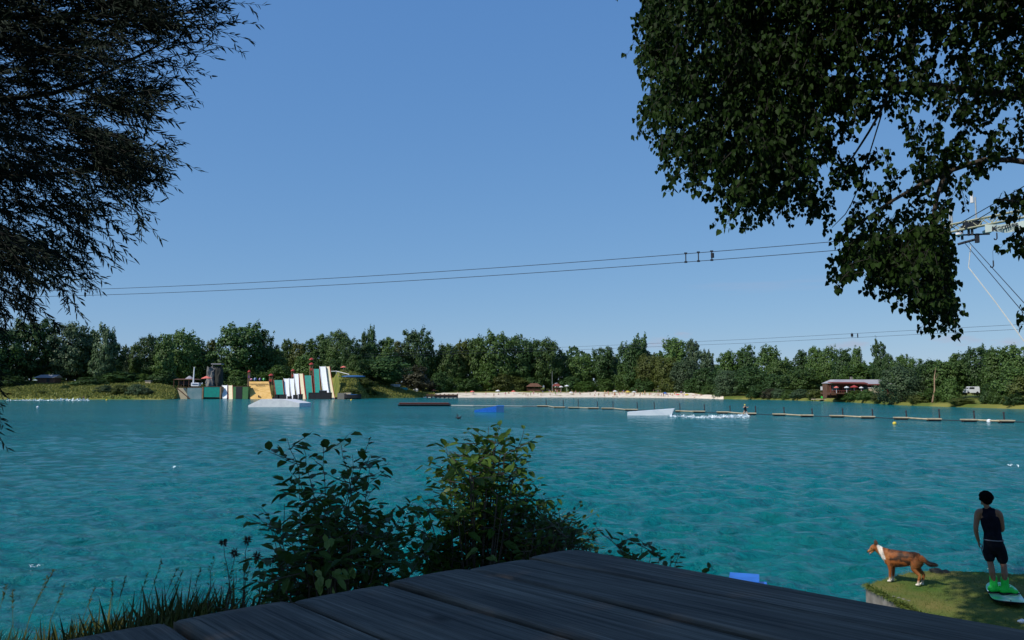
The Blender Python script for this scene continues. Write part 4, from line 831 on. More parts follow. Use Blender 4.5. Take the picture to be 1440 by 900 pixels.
for k, (px, y) in enumerate(((247, 658), (1419, 655), (46, 800))):
    g0 = G(px, y); mb = MB(); m_ = 14; pp_ = np.array([g0.x, g0.y, .05])+rng.normal(0, 1, (m_, 3))*np.array([g0.y*.0035, g0.y*.006, .01]); nn = nrm(rng.normal(0, .3, pp_.shape)+np.array([0, 0, 1.])); dd = nrm(np.cross(nn, rng.normal(size=pp_.shape))); leaves(mb, pp_, dd, nn, rng.uniform(.02, .07, m_)*g0.y/18, rng.uniform(.01, .03, m_)*g0.y/18, 'clump', .1)
    tag(link('foam_fleck', mb.mesh('foam_fleck', 'foam')), 'small white fleck of breaking wave on the open lake', 'foam', group='white flecks on the lake', kind='stuff')
# bird on the water
g0 = G(645, 589); t_ = placed('duck', 'small dark duck flapping on the water between the two shrubs', 'duck', g0); dm = MB().ball((0, 0, .12), (.3, .16, .13)).tube([(.2, 0, .15), (.32, 0, .34), (.42, 0, .4)], [.07, .05, .06], 7).tube([(-.1, .05, .2), (-.2, .3, .5), (-.3, .4, .7)], [.08, .07, .02], 6).tube([(-.25, 0, .15), (-.5, 0, .2)], [.08, .02], 6)
link('body', remeshed(dm, 'duck_body', 'black', .03, 3), t_)
# near blue float beside the deck
g0 = G(1052, 812, .3); t_ = placed('blue_float', 'bright blue plastic float block on the water just beyond the deck edge', 'float', Vector((g0.x-.1, g0.y-.1, 0))); t_.rotation_euler = (0, 0, -.3)
me = bevel(MB().box((0, 0, .12), (.78, .9, .42)).mesh('block', 'bluep'), .13, 4); link('block', me, t_)
link('seam', MB().box((0, 0, .1), (.8, .92, .02)).mesh('seam', 'bluedark'), t_)
# ================================================================== NEAR PLATFORM
ZT = .5
def GT(px, py, z=ZT): return G(px, py, z)
top = [GT(1217, 822), GT(1276, 804), GT(1315, 803.5), GT(1375, 805.5), GT(1440, 808), GT(1800, 818)]
nearp = [Vector((14.5, 6.5, ZT)), Vector((6.2, 6.5, ZT)), GT(1300, 866), GT(1262, 846)]
poly = top+nearp
cc = sum((p for p in poly), Vector())/len(poly)
t_ = thing('swim_platform', 'low concrete platform by the water covered with green turf, carrying the dog and the man', 'platform', (cc.x, cc.y, 0))
bm = bmesh.new(); vs = [bm.verts.new((p.x-cc.x, p.y-cc.y, ZT-.03)) for p in poly]; f = bm.faces.new(vs); bm.normal_update()
if f.normal.z < 0: f.normal_flip()
ex = bmesh.ops.extrude_face_region(bm, geom=[f]); bmesh.ops.translate(bm, verts=[v for v in ex['geom'] if isinstance(v, bmesh.types.BMVert)], vec=(0, 0, -1.3))
bmesh.ops.recalc_face_normals(bm, faces=bm.faces); me = bpy.data.meshes.new('slab'); bm.to_mesh(me); bm.free(); me.materials.append(M['concrete']); link('slab', me, t_)
# turf sheet: uneven, slightly overhanging, as grid clipped to the polygon
px_ = [(p.x, p.y) for p in poly]; gx = np.arange(cc.x-6, cc.x+9, .06); gy = np.arange(6.3, 15.5, .06)
GX, GY = np.meshgrid(gx, gy, indexing='ij'); ins = inpoly(GX.ravel(), GY.ravel(), px_).reshape(GX.shape)
gz = ZT+.012+.012*np.sin(GX*3.1+GY)*np.sin(GY*2.3)+rng.normal(0, .003, GX.shape)
idx = np.arange(GX.size).reshape(GX.shape); ok = ins[:-1, :-1] & ins[1:, :-1] & ins[1:, 1:] & ins[:-1, 1:]
f = np.stack([idx[:-1, :-1], idx[1:, :-1], idx[1:, 1:], idx[:-1, 1:]], -1)[ok]
link('turf', MB().add(np.stack([GX-cc.x, GY-cc.y, gz], -1).reshape(-1, 3), f).mesh('turf', 'turf', True), t_)
# short blades over the whole turf + ragged fringe on the left edge
nb = 60000; bx = rng.uniform(cc.x-5, cc.x+5, nb); by = rng.uniform(8.5, 15.3, nb); kp = inpoly(bx, by, px_); bx, by = bx[kp], by[kp]
pts = np.stack([bx-cc.x, by-cc.y, np.full(len(bx), ZT+.012)], 1); nn = nrm(rng.normal(size=pts.shape)*[1, 1, .15]); dd = nrm(np.array([0, 0, 1.])+rng.normal(0, .55, pts.shape))
fr = []
a_, b_ = poly[0], poly[-1]
for i in range(900):
    u = random.random(); p = a_.lerp(b_, u); fr.append((p.x-cc.x+random.uniform(-.03, .05), p.y-cc.y+random.uniform(-.03, .03), ZT+.01))
b_2 = poly[-2]
for i in range(1800):
    u = random.random(); p = b_.lerp(b_2, u); fr.append((p.x-cc.x+random.uniform(-.04, .04), p.y-cc.y, ZT+.01))
fr = np.array(fr); fn = nrm(rng.normal(size=fr.shape)); fd = nrm(np.array([-.5, -.5, -.35])+rng.normal(0, .5, fr.shape))
mb = MB(); leaves(mb, pts, dd, nn, rng.uniform(.012, .035, len(pts)), .006, 'willow', .1); leaves(mb, fr, fd, fn, rng.uniform(.03, .1, len(fr)), .012, 'willow', .1)
M['turf_blade'] = leafmat('turf_blade', (.05, .12, .015), (.18, .19, .045), .2, nscale=.9, oi=0)
o = link('turf_blades', mb.mesh('turf_blades', 'turf_blade'), t_); o['kind'] = 'stuff'
# rock at its far edge, small pale stones in the hole at the near-left edge
def rk(label, c, sx, sy, sz, seed, m_='rock_near', group=None):
    me = rockmesh(seed, sx, sy, sz, 3, .16); me.materials.append(M[m_]); o = link('rock', me); o.location = c; tag(o, label, 'rock', group); me.polygons.foreach_set('use_smooth', np.full(len(me.polygons), True)); return o
c = GT(1324, 806); rk('rounded rock coloured dark for shade at the far edge of the turf behind the dog', c+Vector((.0, .05, -.08)), .2, .14, .16, 9)
for i in range(5):
    c = GT(1250+i*6, 838+i*1.5); rk('small pale stone in the worn hollow at the near left edge of the turf', c+Vector((0, -.02*i, .0)), .035, .03, .022, 20+i, 'concrete', 'pale stones at the turf edge')
c = GT(1438, 878); rk('small white stone on the turf at the right edge of the view', c+Vector((0, 0, .03)), .06, .04, .035, 31, 'white')
# ================================================================== TOWER ARM AND CABLES
A0 = P(1296, 329.5, 30.5); A1 = P(1600, 268, 27.5); t_ = thing('cable_tower', 'cable ski tower arm with pulleys and a lettered banner behind the right tree', 'tower', (A1.x, A1.y, 0)); org = Vector((A1.x, A1.y, 0)); ad = (A1-A0).normalized()
def AL(px): # point on the arm above photo x
    u = (px-1296)/(1600-1296); return A0.lerp(A1, u)
mb = MB(); w_ = .14
cor = [Vector((0, -w_, w_)), Vector((0, w_, w_)), Vector((0, -w_, -w_)), Vector((0, w_, -w_))]
for c in cor: mb.tube([A0-org+c, A1-org+c], .035, 6)
nb = 26
for i in range(nb):
    a, b = A0.lerp(A1, i/nb)-org, A0.lerp(A1, (i+1)/nb)-org
    for p, q in ((0, 2), (1, 3), (0, 1), (2, 3)):
        if i % 2: p, q = q, p
        mb.tube([a+cor[p], b+cor[q]], .018, 5)
part('truss', mb, 'olivesteel', t_)
part('mast', MB().tube([(0, 0, -1.0), (0, 0, A1.z+1.4)], [.28, .2], 12), 'steel', t_)
part('footing', MB().tube([(0, 0, -1.2), (0, 0, .7)], .7, 12), 'concrete', t_)
for px, h in ((1318, .5), (1327, .62), (1340, .8), (1343, .75), (1379, 1.0)):
    p = AL(px)-org; part('upright', MB().tube([p, p+Vector((0, 0, h))], .03, 6), 'steel', t_)
p = AL(1376)-org; part('insulator', MB().tube([p+Vector((-.05, 0, .8)), p+Vector((-.05, 0, 1.15))], [.07, .05], 8), 'offwhite', t_)
mb = MB()
for px in (1357, 1367, 1372): p = AL(px)-org; mb.tube([p, p-Vector((0, 0, .42+.1*(px == 1357)))], .045, 6)
mb.box(AL(1369)-org+Vector((0, 0, -.02)), (.42, .2, .3)); mb.box(AL(1378)-org+Vector((0, 0, -.02)), (.36, .16, .22))
a, b = P(1352, 330.5, 30)-org, P(1392, 329, 29.6)-org; mb.tube([a, b], .035, 6)
a, b = P(1347, 343.5, 30)-org, P(1376, 335.5, 29.8)-org; mb.tube([a, b], .05, 6); mb.box(P(1374, 335, 29.8)-org, (.12, .12, .35))
part('pulley_frame', mb, 'cable', t_)
for px, py in ((1348, 330), (1388, 326)):
    c = P(px, py, 29.9)-org; o = part('pulley_wheel', MB().tube([(0, 0, -.05), (0, 0, -.02), (0, 0, .03), (0, 0, .07)], [.12, .16, .16, .10], 20), 'offwhite', t_); o.location = c
    h = link('hub', MB().tube([(0, 0, -.1), (0, 0, .11)], .045, 10).mesh('hub', 'redwood'), o)
# banner under the arm
mb = MB(); vs = []; nB = 24
for i in range(nB+1):
    px = 1386.5+(1475-1386.5)*i/nB; a = AL(px)-org; sag = .32*math.sin(math.pi*min(1, i/nB))
    zt = a.z-.14-sag*.45; hb = .30-.03*math.sin(i*.5)
    vs += [(a.x, a.y-.2-.03*math.sin(i*.8), zt), (a.x, a.y-.2-.05*math.sin(i*.6), zt-hb)]
fs = [(2*i, 2*i+2, 2*i+3, 2*i+1) for i in range(nB)]
M['banner'] = mat('banner_cloth', (.50, .56, .5), (.42, .5, .46), 1.2, .8)
bo = link('banner', MB().add(vs, fs).mesh('banner', 'banner'), t_); sd = bo.modifiers.new('s', 'SOLIDIFY'); sd.thickness = .01
tc_ = bpy.data.curves.new('lettering', 'FONT'); tc_.body = 'Kermes'; tc_.size = .27; tc_.extrude = .006; tc_.shear = .15; tc_.offset = .008
to = bpy.data.objects.new('t', tc_); COL.objects.link(to); dg = bpy.context.evaluated_depsgraph_get(); tm = bpy.data.meshes.new_from_object(to.evaluated_get(dg)); bpy.data.objects.remove(to); tm.name = 'lettering'; tm.materials.clear(); tm.materials.append(M['black'])
a, b = AL(1394)-org, AL(1420)-org; dr = (b-a).normalized(); up = Vector((0, 0, 1)); up = (up-dr*dr.z).normalized(); nr = dr.cross(up)
lo = link('lettering', tm, bo); lo.matrix_local = Matrix.Translation(a+Vector((0, -.275, -.44))) @ Matrix((dr, up, nr)).transposed().to_4x4(); lo.scale = (1, .9, 1)
# cables over the lake
def cable(label, pts, r=.02, m_='cable', name='overhead_cable', group=None):
    pts = [Vector(p) for p in pts]; o = link(name, MB().tube([p-pts[0] for p in pts], r, 5).mesh(name, m_), None, pts[0]); return tag(o, label, 'cable', group)
def cabpt(t, low): # main pair leaving the tower to the left across the lake
    x = 16.9-t; Yc = 30+.42*t; h0, h1, h2 = (6.03, 5.84, 6.07); z = np.polyval(np.polyfit([0, 9.2, 43.4], [h0, h1, h2], 2), t)+CAMZ
    return Vector((x, Yc, z-(.36 if low else 0)))
for lw in (0, 1): cable(('upper' if not lw else 'lower')+' of the two near parallel cables crossing the sky from the tower to the left', [cabpt(t, lw) for t in np.linspace(0, 72, 40)], .014)
for i, px in enumerate((967, 985, 1004)):
    lo_, hi_ = 0, 40
    for _ in range(40):
        md = (lo_+hi_)/2; q = cabpt(md, 0)
        if 720+FPX*q.x/q.y > px: lo_ = md
        else: hi_ = md
    q = cabpt(md, 1); t_ = thing('cable_carrier', ('left thin carrier', 'middle thin carrier', 'right thicker carrier with a dark weight')[i]+' clamped between the two near cables', 'carrier', q, group='carriers on the cables')
    part('rod', MB().tube([(0, 0, -.04), (0, 0, .40)], .025, 6), 'cable', t_); [part('clamp', MB().box((0, 0, q_), (.12, .06, .07)), 'cable', t_) for q_ in (.38, 0)]
    if i == 2: part('weight', MB().tube([(.03, 0, .1), (.03, 0, .3)], .07, 8), 'black', t_)
def farcab(px0, y0, px1, y1, hz, dz=0): 
    Y0 = hz*FPX/(HOR-y0); Y1 = hz*FPX/(HOR-y1); a, b = P(px0, y0, Y0), P(px1, y1, Y1); d = b-a
    return [a-d*.9+Vector((0, 0, .6)), a-d*.4+Vector((0, 0, .25)), a, a.lerp(b, .5)+Vector((0, 0, -.15)), b, b+d*.5+Vector((0, 0, .4))]
fc = farcab(800, 488, 1440, 456, 6.2); cable('upper thin far cable low in the sky above the right shore trees', fc, .016)
fc2 = [p-Vector((0, 0, .45)) for p in fc]; cable('lower thin far cable low in the sky above the right shore trees', fc2, .016)
for px, yt in ((1198, 468), (1206, 468.5)):
    Yc = 84; q = P(px, yt, Yc); t_ = thing('cable_carrier', ('left' if px == 1198 else 'right')+' small carrier on the far cable above the restaurant', 'carrier', q-Vector((0, 0, .5)), group='carriers on the cables'); part('rod', MB().tube([(0, 0, 0), (0, 0, .5)], .04, 6), 'cable', t_); part('weight', MB().tube([(0, 0, .1), (0, 0, .4)], .13 if px == 1198 else .06, 8), 'black', t_)
cable('upper right cable running from the tower arm to the top right edge', [P(1336, 322, 30.3), P(1440, 262, 24), P(1600, 165, 18)], .016)
cable('second right cable just below the upper right one', [P(1352, 322, 30), P(1440, 270, 24.6), P(1600, 180, 19)], .016)
cable('left of two dark cables dropping from the tower to the lower right', [P(1356, 341, 29.8), P(1440, 441, 23), P(1560, 590, 17)], .013)
cable('right of two dark cables dropping from the tower to the lower right', [P(1363, 341, 29.8), P(1440, 426, 23.5), P(1560, 562, 17.5)], .013)
cable('pale tow rope hanging in a steep diagonal at the right edge', [P(1365, 346, 29.6), P(1362, 376, 29), P(1400, 425, 27), P(1440, 480, 25), P(1520, 590, 21)], .018, 'rope', 'tow_rope')
for px, py in ((1402, 334), (1425, 334), (1397, 373)):
    q = P(px, py, 26.5); t_ = thing('cable_hook', {1402: 'small dark hook hanging just right of the pulley wheel', 1425: 'small dark hook hanging below the banner', 1397: 'small dark clip on the right dropping cable'}[px], 'hook', q, group='hooks at the tower'); part('shank', MB().tube([(0, 0, .16), (0, 0, -.03)], .022, 5), 'cable', t_); part('bend', MB().tube([(0, 0, -.03), (-.03, 0, -.07), (-.08, 0, -.07), (-.1, 0, -.03)], .022, 5), 'cable', t_)
    top_ = q+Vector((0, 0, .16)); part('line', MB().tube([(0, 0, .16), (0, 0, .5)], .006, 4), 'cable', t_)
# ================================================================== NEAR TREES
def twig_tree(name, label, trunk_pts, trunk_r, limbs, bm_name='branches'):
    t = thing(name, label, 'tree', trunk_pts[0]); o = Vector(trunk_pts[0])
    part('trunk', MB().tube([Vector(p)-o for p in trunk_pts], trunk_r, 14), 'bark', t, True)
    mb = MB()
    for pts, r0, r1 in limbs:
        k = len(pts); 
        for i in range(2): # smooth subdivide
            q = [Vector(pts[0])]
            for a, b in zip(pts[:-1], pts[1:]): q += [Vector(a).lerp(Vector(b), .25), Vector(a).lerp(Vector(b), .75)]
            pts = q+[Vector(pts[-1])]
        k = len(pts); mb.tube([Vector(p)-o for p in pts], [r0+(r1-r0)*i/(k-1) for i in range(k)], 7)
    part('limbs', mb, 'bark', t, True); return t, o
def poly_roots(poly, holes, dmin, dmax, n, edge_bias=None):
    xs_ = [p[0] for p in poly]; ys_ = [p[1] for p in poly]; out_ = []
    while len(out_) < n:
        m_ = n*3; x = rng.uniform(min(xs_), max(xs_), m_); y = rng.uniform(min(ys_), max(ys_), m_); k = inpoly(x, y, poly)
        if holes and xs_[0] > 800: k &= ~((x > 1150) & (y > 130) & (y < 330) & (rng.random(m_) < .42)) & ~((x > 1150) & (y <= 105) & (rng.random(m_) < .1)) & ~((y > 330) & (rng.random(m_) < .3))
        for (hx, hy, hr) in holes: k &= ((x-hx)**2+(y-hy)**2) > (hr**2)*rng.uniform(.7, 1.25, m_)**2
        for a, b in zip(x[k], y[k]):
            out_.append((a, b, rng.uniform(dmin, dmax)))
    return out_[:n]
# ---- willow
wt, wo = twig_tree('willow_tree', 'large willow with narrow leaves whose drooping sprays fill the upper left', [(-7.2, 5.2, 2.0), (-7.0, 5.3, 4.5), (-6.4, 5.2, 7.5), (-5.6, 4.8, 10.0)], [.42, .34, .25, .12],
    [([(-6.9, 5.3, 5.0), (-6.2, 6.6, 6.3), P(60, 150, 8), P(230, 60, 8)], .06, .006), ([(-6.7, 5.3, 6.0), (-6, 6.4, 7.2), P(90, 40, 8.3), P(290, 15, 8.3)], .06, .006), ([(-6.9, 5.3, 4.6), (-6.3, 6.4, 5.4), P(40, 250, 8), P(210, 230, 8)], .05, .005), ([(-6.9, 5.3, 4.4), (-6.2, 6.2, 4.9), P(10, 330, 7.5), P(90, 390, 7.5)], .045, .005),
     ([(-6.4, 5.2, 7.5), (-4.5, 3.5, 8.6), (-2.5, 2.6, 8.8), (0, 2.2, 8.6)], .16, .03), ([(-6.4, 5.2, 7.5), (-4.8, 2, 8.4), (-3, 0, 8.6)], .15, .03), ([(-5.6, 4.8, 10), (-3.8, 3, 10.5), (-1.8, 1.5, 10)], .1, .02)])
wpoly = [(-330, -260), (265, -260), (262, 0), (255, 28), (215, 60), (180, 105), (165, 170), (160, 215), (150, 245), (118, 275), (95, 305), (68, 345), (48, 380), (28, 408), (-60, 440), (-330, 470)]
wcl = poly_roots(wpoly, [], 6.0, 9.3, 105)
roots = []
while len(roots) < 1750:
    a, b, d_ = random.choice(wcl); u_ = random.gauss(0, 30); q_ = (a+u_+random.gauss(0, 8), b+u_*.25+random.gauss(0, 12), d_+random.gauss(0, .25))
    if inpoly(np.array([q_[0]]), np.array([q_[1]]), wpoly)[0]: roots.append(q_)
roots += poly_roots(wpoly, [(150, 110, 18), (95, 205, 16), (190, 150, 14), (60, 300, 18), (120, 160, 12), (20, 245, 15), (245, 75, 12)], 5.8, 9.5, 420)
roots += poly_roots([(-330, -260), (190, -260), (170, 60), (90, 180), (40, 260), (-60, 420), (-330, 420)], [], 5.8, 9.5, 900)
extra = [(random.uniform(-150, -26), random.uniform(380, 475), random.uniform(6.2, 8)) for _ in range(150)]+[(-12, 528, 6.5), (-20, 535, 6.4), (-30, 520, 6.6)]
LB, LD, LN, LL, LW = [], [], [], [], []; SA, SB, SRA, SRB = [], [], [], []
tips = [(265, 15), (258, 38), (240, 60), (195, 118), (188, 130), (165, 225), (172, 250), (125, 285), (150, 200), (210, 90), (95, 325), (60, 370), (30, 410), (20, 425), (268, 5), (70, 350), (135, 262), (222, 72)]
roots += [(a, b, random.uniform(6.5, 8)) for a, b in tips for _ in range(2)]
for i, (px, py, dp) in enumerate(roots+extra):
    p = P(px, py, dp); ln = random.uniform(.35, .8)*(1 if px > 30 else .8)
    low = min(1, max(0, (py-60)/330)); d = Vector((random.uniform(.75, 1.1), random.uniform(-.5, .3), random.uniform(-.1, .4)-.6*low))
    if i >= len(roots): d = Vector((random.uniform(.2, .6), random.uniform(-.4, .3), -.8))
    if py < 60: d.z -= .05
    d.normalize(); n_ = 12; pts = [p.copy()]; dc = d.copy()
    for k in range(n_): dc = (dc+Vector((random.gauss(0, .03), random.gauss(0, .03), -.028-.025*low+random.gauss(0, .03)))).normalized(); pts.append(pts[-1]+dc*ln/n_)
    rads = [.005*(1-k/n_)+.0012 for k in range(n_+1)]
    for k in range(n_): SA.append(pts[k]-wo); SB.append(pts[k+1]-wo); SRA.append(rads[k]); SRB.append(rads[k+1])
    side = 1
    for k in range(1, n_+1):
        for rep in (0, 1):
            q = pts[k-1].lerp(pts[k], random.random()); tang = (pts[k]-pts[k-1]).normalized(); ref = Vector((random.gauss(0, 1), random.gauss(0, 1), random.gauss(0, 1))); sd_ = (ref-tang*ref.dot(tang)).normalized()
            dd_ = (tang*.8+sd_*random.uniform(.4, .75)+Vector((0, 0, -.12))).normalized(); LB.append(q-wo); LD.append(dd_); LN.append((random.gauss(0, .6), random.gauss(0, .6)-.3, random.gauss(.5, .5))); LL.append(random.uniform(.05, .095)); LW.append(random.uniform(.011, .017))
    # side twiglets
    for rep in range(3):
        k = random.randint(2, n_-3); tang = (pts[k+1]-pts[k]).normalized(); ref = Vector((random.gauss(0, 1), random.gauss(0, 1), random.gauss(0, 1)-.2)); sd_ = (ref-tang*ref.dot(tang)).normalized(); td = (tang+sd_*.7).normalized(); tl = random.uniform(.1, .25)
        e = pts[k]+td*tl+Vector((0, 0, -.02)); SA.append(pts[k]-wo); SB.append(e-wo); SRA.append(.0022); SRB.append(.001)
        for j in range(8):
            q = pts[k].lerp(e, (j+1)/8); r_ = Vector((random.gauss(0, 1), random.gauss(0, 1), random.gauss(0, 1))); s2 = (r_-td*r_.dot(td)).normalized(); LB.append(q-wo); LD.append((td*.85+s2*.6).normalized()); LN.append((random.gauss(0, .6), random.gauss(0, .6)-.3, random.gauss(.5, .5))); LL.append(random.uniform(.05, .09)); LW.append(random.uniform(.010, .016))
mb = MB(); leaves(mb, LB, LD, LN, np.array(LL), np.array(LW), 'willow', .15, 0, .08); segs(mb, SA, SB, np.array(SRA), np.array(SRB), 1)
# the part of the crown over the deck (above and beside the view)
def sungap(p):  # gaps in the crown that let the sun reach the right shrub and a patch of bank grass
    k = (p[:, 2]-3.35)/SUN.z; x = p[:, 0]-SUN.x*k; y = p[:, 1]-SUN.y*k
    k2 = (p[:, 2]-2.65)/SUN.z; x2 = p[:, 0]-SUN.x*k2; y2 = p[:, 1]-SUN.y*k2
    return ((((x-.0)/.62)**2+((y-3.75)/.42)**2) < 1) & (rng.random(len(p)) < .93) | ((((x2+2.3)/.5)**2+((y2-3.85)/.4)**2) < 1)
def blob(mb, o, c, r, n, ln, wd, shape):
    d = nrm(rng.normal(size=(n, 3))); rad = rng.random(n)**.4; p = np.array(c)+d*rad[:, None]*np.array(r); p = p[~sungap(p)]-np.array(o); n = len(p)
    leaves(mb, p, nrm(rng.normal(size=(n, 3))+[0, 0, -.6]), nrm(rng.normal(size=(n, 3))+[0, 0, .8]), rng.uniform(.7, 1.3, n)*ln, rng.uniform(.7, 1.3, n)*wd, shape, .12, 0)
for c, r, n in (((-3.0, .1, 8.2), (3.8, 2.7, 1.5), 44000), ((-2.2, -1.8, 8.3), (3.6, 2.2, 1.4), 30000), ((-5.8, .8, 8.2), (2.6, 2.8, 1.6), 20000), ((-3.6, 2.2, 9.0), (2.6, 1.5, 1.3), 15000), ((-8.4, 4.6, 7), (2.6, 2.8, 3.2), 12000)): blob(mb, wo, c, r, n, .13, .035, 'willow')
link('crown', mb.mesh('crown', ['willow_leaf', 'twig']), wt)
# ---- poplar on the right
pt_, po = twig_tree('poplar_tree', 'large poplar with heart shaped leaves hanging over the upper right', [(9.5, 7.0, .2), (9.3, 7.1, 3.5), (8.7, 7.2, 7.0), (7.8, 7.4, 10.5)], [.5, .42, .3, .12],
    [([(9.2, 7.1, 4.5), (7.6, 7.6, 6.2), P(1400, 130, 8.8), P(1255, 115, 8.8), P(1150, 130, 8.8), P(1000, 110, 8.8)], .075, .008), ([(9.2, 7.1, 5.5), (7.5, 7.9, 7.2), P(1380, 20, 9), P(1150, 30, 9), P(950, 30, 9)], .07, .008), ([P(1256, 115, 8.8), P(1238, 160, 8.8), P(1195, 228, 8.7), P(1150, 290, 8.6)], .02, .005),
     ([(9.2, 7.1, 4.2), (7.4, 7.6, 5.3), P(1420, 215, 8.5), P(1330, 240, 8.5), P(1240, 290, 8.5), P(1190, 330, 8.5)], .05, .006), ([P(1330, 240, 8.5), P(1310, 300, 8.5), P(1320, 380, 8.4), P(1335, 450, 8.4)], .03, .006), ([(9.4, 7.1, 3.9), (7.6, 7.2, 4.8), P(1440, 285, 7.6), P(1405, 280, 7.6)], .04, .005), ([P(1150, 130, 8.8), P(1090, 200, 8.6), P(1060, 270, 8.5)], .03, .006), ([P(1240, 160, 8.8), P(1200, 290, 8.7), P(1170, 320, 8.7)], .009, .003)])
ppoly = [(908, -260), (1700, -260), (1700, 205), (1450, 222), (1388, 212), (1378, 260), (1352, 285), (1322, 292), (1330, 315), (1348, 352), (1346, 385), (1343, 420), (1338, 458), (1322, 448), (1300, 440), (1280, 415), (1262, 398), (1225, 388), (1195, 385), (1170, 378), (1163, 355), (1185, 330), (1170, 305), (1140, 290), (1105, 278), (1082, 300), (1052, 312), (1030, 296), (1012, 272), (980, 248), (948, 240), (935, 212), (912, 170), (908, 140), (920, 108), (908, 80), (904, 40)]
holes = [(1062, 222, 15), (962, 165, 11), (1012, 240, 12), (1135, 195, 14), (1205, 195, 20), (1290, 78, 12), (1335, 170, 16), (1425, 150, 14), (1100, 262, 10), (1185, 265, 14), (1285, 265, 12), (1352, 235, 10), (1230, 240, 10), (1365, 60, 9), (1252, 175, 28), (1300, 145, 22), (1275, 200, 14), (1190, 205, 15), (1262, 262, 19), (1322, 262, 13), (1170, 245, 14), (1390, 178, 14), (1150, 265, 12), (1210, 262, 12), (1300, 50, 13), (1240, 330, 8), (1160, 160, 10), (1420, 60, 10), (1345, 110, 10), (1215, 350, 8)]
proots = poly_roots(ppoly, holes, 7.3, 11.4, 4100)
proots += [(random.uniform(912, 945), random.uniform(0, 80), random.uniform(8, 10)) for _ in range(70)]
# the extra density of the left lobe
lobe = [(930, -200), (1240, -200), (1215, 60), (1180, 150), (1120, 230), (1075, 270), (1030, 260), (960, 210), (930, 150), (925, 80)]
proots += poly_roots(lobe, [(1060, 215, 16), (960, 160, 12), (1010, 235, 13), (1130, 190, 16), (1100, 130, 9), (985, 90, 8)], 7.6, 10.4, 1200)
proots += poly_roots([(1200, 330), (1335, 305), (1340, 440), (1300, 420), (1230, 370), (1180, 350)], [], 7.8, 9.3, 230)
proots += poly_roots([(1010, 0), (1150, 0), (1150, 285), (1050, 285)], [], 10.6, 12, 300)
proots += [(random.uniform(1400, 1460), random.uniform(262, 290)-(px_-0)*0, random.uniform(7.4, 8)) for px_ in [0]*10]+[(random.uniform(1428, 1470), random.uniform(312, 340), 7.6) for _ in range(8)]+[(1437, 432, 7.6)]
LB, LD, LN, LL, LW = [], [], [], [], []; SA, SB, SRA, SRB = [], [], [], []
for (px, py, dp) in proots:
    p = P(px, py, dp); ln = random.uniform(.1, .34) if py > -20 else .3; d = Vector((random.uniform(-.7, .3), random.uniform(-.5, .5), random.uniform(-1.1, .0))).normalized(); n_ = 6; pts = [p.copy()]; dc = d
    for k in range(n_): dc = (dc+Vector((random.gauss(0, .08), random.gauss(0, .08), -.08))).normalized(); pts.append(pts[-1]+dc*ln/n_)
    for k in range(n_): SA.append(pts[k]-po); SB.append(pts[k+1]-po); SRA.append(.0045-.0005*k); SRB.append(.004-.0005*k)
    for k in range(n_+1):
        for rep in range(2 if k < n_ else 3):
            ref = Vector((random.gauss(0, 1), random.gauss(0, 1), random.gauss(0, .5)-.1)).normalized(); pe = pts[k]+ref*random.uniform(.02, .06); SA.append(pts[k]-po); SB.append(pe-po); SRA.append(.0012); SRB.append(.0009)
            dd_ = (ref*.45+Vector((random.gauss(0, .25), random.gauss(0, .25), -1))).normalized(); LB.append(pe-po); LD.append(dd_); LN.append((random.gauss(0, 1), random.gauss(0, 1)-.2, random.gauss(.15, .35))); s_ = random.uniform(.042, .076); LL.append(s_); LW.append(s_*random.uniform(.8, .95))
mb = MB(); leaves(mb, LB, LD, LN, np.array(LL), np.array(LW), 'heart', .12, 0, .06); segs(mb, SA, SB, np.array(SRA), np.array(SRB), 1)
for c, r, n in (((5.4, 8.9, 9.3), (3.6, 2.0, 1.5), 9000), ((8.5, 7.2, 9.2), (3.6, 3, 2.2), 8000), ((4.0, 4.0, 8.9), (3.6, 2.6, 1.1), 16000), ((7.6, 3.6, 7.6), (2.8, 3.0, 1.6), 9000)): blob(mb, po, c, r, n, .09, .08, 'heart')
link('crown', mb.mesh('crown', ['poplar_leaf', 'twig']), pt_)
print('near leaves', len(LB))
M['shrub_bright'] = leafmat('shrub_leaf_bright', (.04, .095, .014), (.12, .21, .032), .4, rough=.4, nscale=3, oi=.05)
